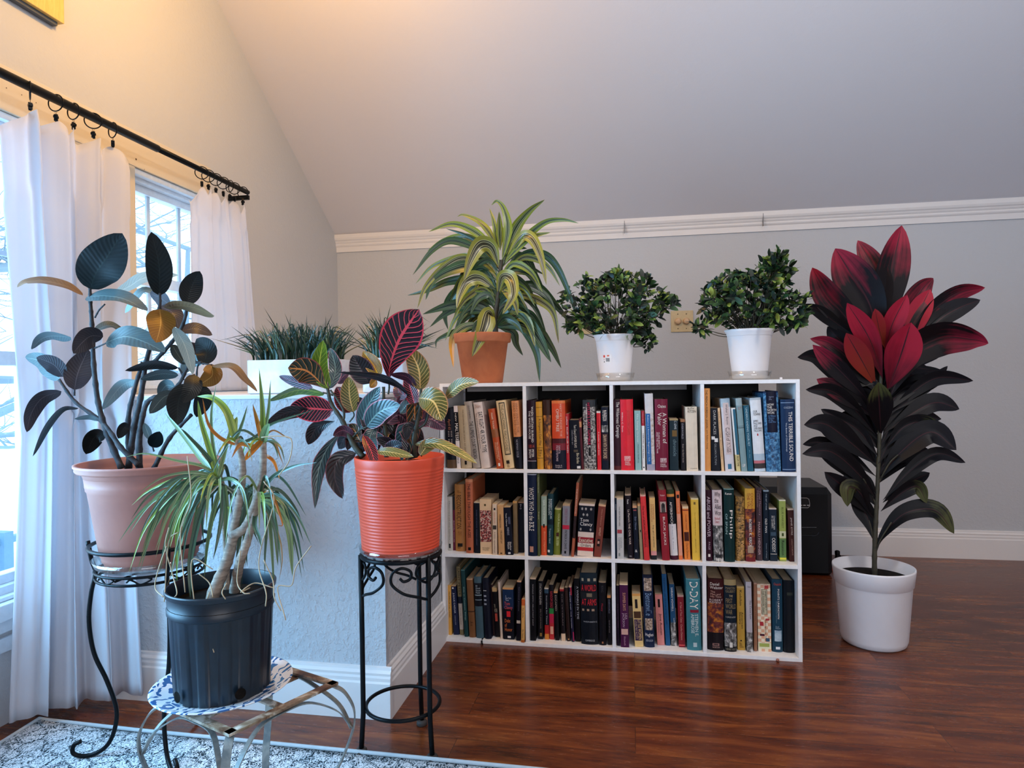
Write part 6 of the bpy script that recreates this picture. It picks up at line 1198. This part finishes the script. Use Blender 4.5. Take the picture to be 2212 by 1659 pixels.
gardenia(1283, 1375, 724, 821, 1284, 1368, [(1335, 668, 72, 62, 150, .13), (1262, 660, 48, 50, 50, .09), (1400, 662, 42, 46, 46, .09), (1340, 605, 26, 22, 22, .05), (1285, 612, 30, 16, 16, .05), (1384, 612, 22, 14, 12, .04), (1438, 658, 20, 12, 10, .03), (1398, 738, 16, 13, 14, .02), (1240, 698, 24, 10, 10, .03)], 21,
         'left bushy green gardenia in a white pot with a price sticker on the bookcase', True)
gardenia(1566, 1673, 713, 816, 1573, 1668, [(1625, 655, 68, 58, 140, .13), (1555, 655, 42, 42, 56, .09), (1700, 665, 42, 38, 46, .09), (1665, 600, 46, 24, 36, .06), (1672, 570, 22, 20, 22, .04), (1692, 578, 18, 18, 14, .03), (1585, 608, 36, 16, 24, .05), (1514, 702, 14, 14, 12, .02), (1722, 650, 24, 14, 12, .03), (1690, 700, 30, 12, 10, .03)], 22,
         'right bushy green gardenia with a tall top shoot in a plain white pot', False)

# ------------------------------------------------------------ cordyline in the white floor pot
YC = 2.475; pc = at(1888, 1395, Y=YC); CXp = .815
ch_ = .264
e = empty('cordyline', (CXp, YC, 0), 'tall cordyline with dark and crimson leaves in a smooth white floor pot', 'potted plant', 'potted plants')
L('pot', [(0, 0), (.092, 0), (.100, .006), (.105, .022), (.119, ch_-.062), (.1205, ch_-.058), (.123, ch_-.056), (.1290, ch_-.006), (.1285, ch_), (.1250, ch_), (.121, ch_-.05), (0, ch_-.05)], M['whitepot'], e, seg=96)
L('soil', [(0, ch_-.052), (.1205, ch_-.052), (.1212, ch_-.040), (.06, ch_-.034), (0, ch_-.032)], M['soil'], e, cap=False)
F = Fol(1700, 470, .4702, YC, ['cordy_dark', 'cordy_tip', 'cordy_red', 'cordy_orange', 'cordy_olive'], e.location)
D_, T_, R_, O_, V_ = 'cordy_dark', 'cordy_tip', 'cordy_red', 'cordy_orange', 'cordy_olive'
CL = [
 ([(440, 620), (445, 450), (480, 250), (527, 36)], 150, T_, .02), ([(430, 600), (380, 400), (290, 250), (222, 142)], 190, T_, 0), ([(430, 560), (430, 330), (380, 200), (325, 105)], 120, T_, .06), ([(400, 640), (280, 470), (180, 350), (116, 230)], 135, T_, .02),
 ([(500, 640), (560, 440), (620, 330), (672, 278)], 110, T_, .05), ([(540, 620), (600, 450), (658, 330)], 110, R_, .02), ([(560, 620), (640, 460), (780, 350), (910, 322)], 88, T_, .04), ([(570, 640), (680, 490), (780, 420), (888, 378)], 100, D_, .02),
 ([(450, 640), (480, 500), (552, 355)], 100, R_, -.06), ([(440, 740), (380, 560), (276, 392)], 110, R_, -.08), ([(410, 780), (340, 650), (272, 530)], 110, O_, -.07), ([(460, 800), (520, 640), (570, 482)], 165, R_, -.09), ([(470, 830), (560, 640), (700, 555), (850, 560), (925, 578)], 165, T_, -.03),
 ([(450, 600), (425, 520), (404, 418)], 66, O_, -.05), ([(330, 560), (220, 480), (150, 430), (76, 398)], 70, D_, .04), ([(340, 660), (240, 560), (186, 500)], 84, D_, .04), ([(390, 800), (290, 660), (190, 578), (106, 556)], 80, T_, .0), ([(390, 860), (260, 720), (118, 584)], 92, T_, -.04),
 ([(390, 880), (240, 720), (140, 640), (48, 642)], 95, D_, .05), ([(400, 920), (260, 810), (136, 742)], 100, T_, 0), ([(410, 1000), (300, 870), (200, 795), (86, 790)], 84, D_, -.02), ([(432, 1000), (425, 880), (420, 756)], 122, V_, -.11), ([(460, 920), (580, 800), (700, 735), (856, 750)], 72, D_, .03),
 ([(470, 900), (590, 820), (680, 740), (738, 682)], 52, D_, .06), ([(460, 980), (560, 910), (680, 850), (792, 880)], 96, D_, 0), ([(450, 1060), (540, 960), (640, 940), (700, 990)], 84, V_, -.03), ([(430, 1200), (520, 1080), (660, 985), (778, 1068)], 118, D_, -.05), ([(420, 1100), (330, 980), (230, 920), (156, 880)], 76, D_, 0),
 ([(415, 1140), (300, 1040), (180, 950), (78, 952)], 112, D_, -.03), ([(410, 1190), (290, 1100), (160, 1035), (72, 1042)], 74, D_, .03), ([(415, 1300), (330, 1180), (200, 1075), (70, 1086)], 92, D_, -.05), ([(410, 1270), (310, 1180), (240, 1110)], 66, D_, .04), ([(440, 1300), (560, 1170), (690, 1085), (820, 1126)], 70, D_, 0),
 ([(440, 1310), (540, 1230), (656, 1172)], 76, D_, .04), ([(430, 1350), (520, 1270), (600, 1235), (642, 1312)], 76, V_, -.03), ([(400, 1380), (300, 1270), (172, 1168)], 92, D_, -.02), ([(390, 1380), (340, 1270), (285, 1240), (278, 1328)], 84, V_, -.07), ([(410, 1530), (440, 1460), (540, 1360), (680, 1345), (768, 1452)], 100, V_, -.03),
 ([(395, 1480), (370, 1380), (300, 1260)], 90, D_, .03), ([(430, 700), (330, 560), (280, 470)], 150, D_, .08), ([(440, 700), (520, 560), (600, 520), (690, 500)], 130, D_, .08), ([(440, 900), (360, 780), (300, 700)], 120, D_, .07), ([(450, 900), (540, 760), (620, 680)], 130, D_, .07), ([(440, 1000), (500, 880), (560, 800)], 110, D_, .05),
 ([(430, 800), (440, 600), (430, 440)], 170, D_, .07), ([(430, 1000), (350, 880), (290, 820)], 100, D_, .05), ([(425, 1150), (350, 1050), (300, 980)], 84, D_, .05), ([(430, 1150), (500, 1040), (580, 960)], 84, D_, .05), ([(420, 760), (340, 740), (260, 700)], 100, D_, .02),
]
rnd = random.Random(77)
for k in range(26):
    v0 = rnd.uniform(760, 1330); sg = rnd.choice((-1, 1)); ln = rnd.uniform(150, 300); u0 = 432-(v0-700)*.03
    CL.append(([(u0, v0), (u0+sg*ln*.45, v0-ln*rnd.uniform(.5, .75)), (u0+sg*ln, v0-ln*rnd.uniform(.5, .85))], rnd.uniform(70, 105), D_, rnd.uniform(.0, .10)))
rnd = random.Random(14)
for q in CL:
    pts, w_, mt, d = q
    F.leaf(pts, w_*(.84 if mt in (D_, T_) else .78), mt, rnd.uniform(-20, 20), (rnd.uniform(-.01, .01), d), prof='obov', cup=.04, wave=.10, n=8, across=6, fold=.28)
F.done(e)
stem(F, e, 'trunk', [(403, 1660), (402, 1560), (408, 1400), (415, 1250), (425, 1000), (432, 700)], .0085, .0055, M['greenstem'], 10, .12)
for pts in ([(405, 1545, 0), (430, 1480, -.01), (480, 1400, -.02)], [(400, 1490, 0), (385, 1420, .01), (370, 1370, .02)], [(412, 1330, 0), (380, 1250, 0), (350, 1200, -.02)], [(420, 1220, 0), (470, 1130, -.02), (510, 1090, -.03)]):
    stem(F, e, 'leaf_stalk', pts, .0032, .0024, M['greenstem'], 6)
T('fleck', [(.108, -.06, ch_-.002), (.118, -.045, ch_+.001), (.122, -.03, ch_-.004)], .0012, plain('#e8e8e8', .3), e, 5)
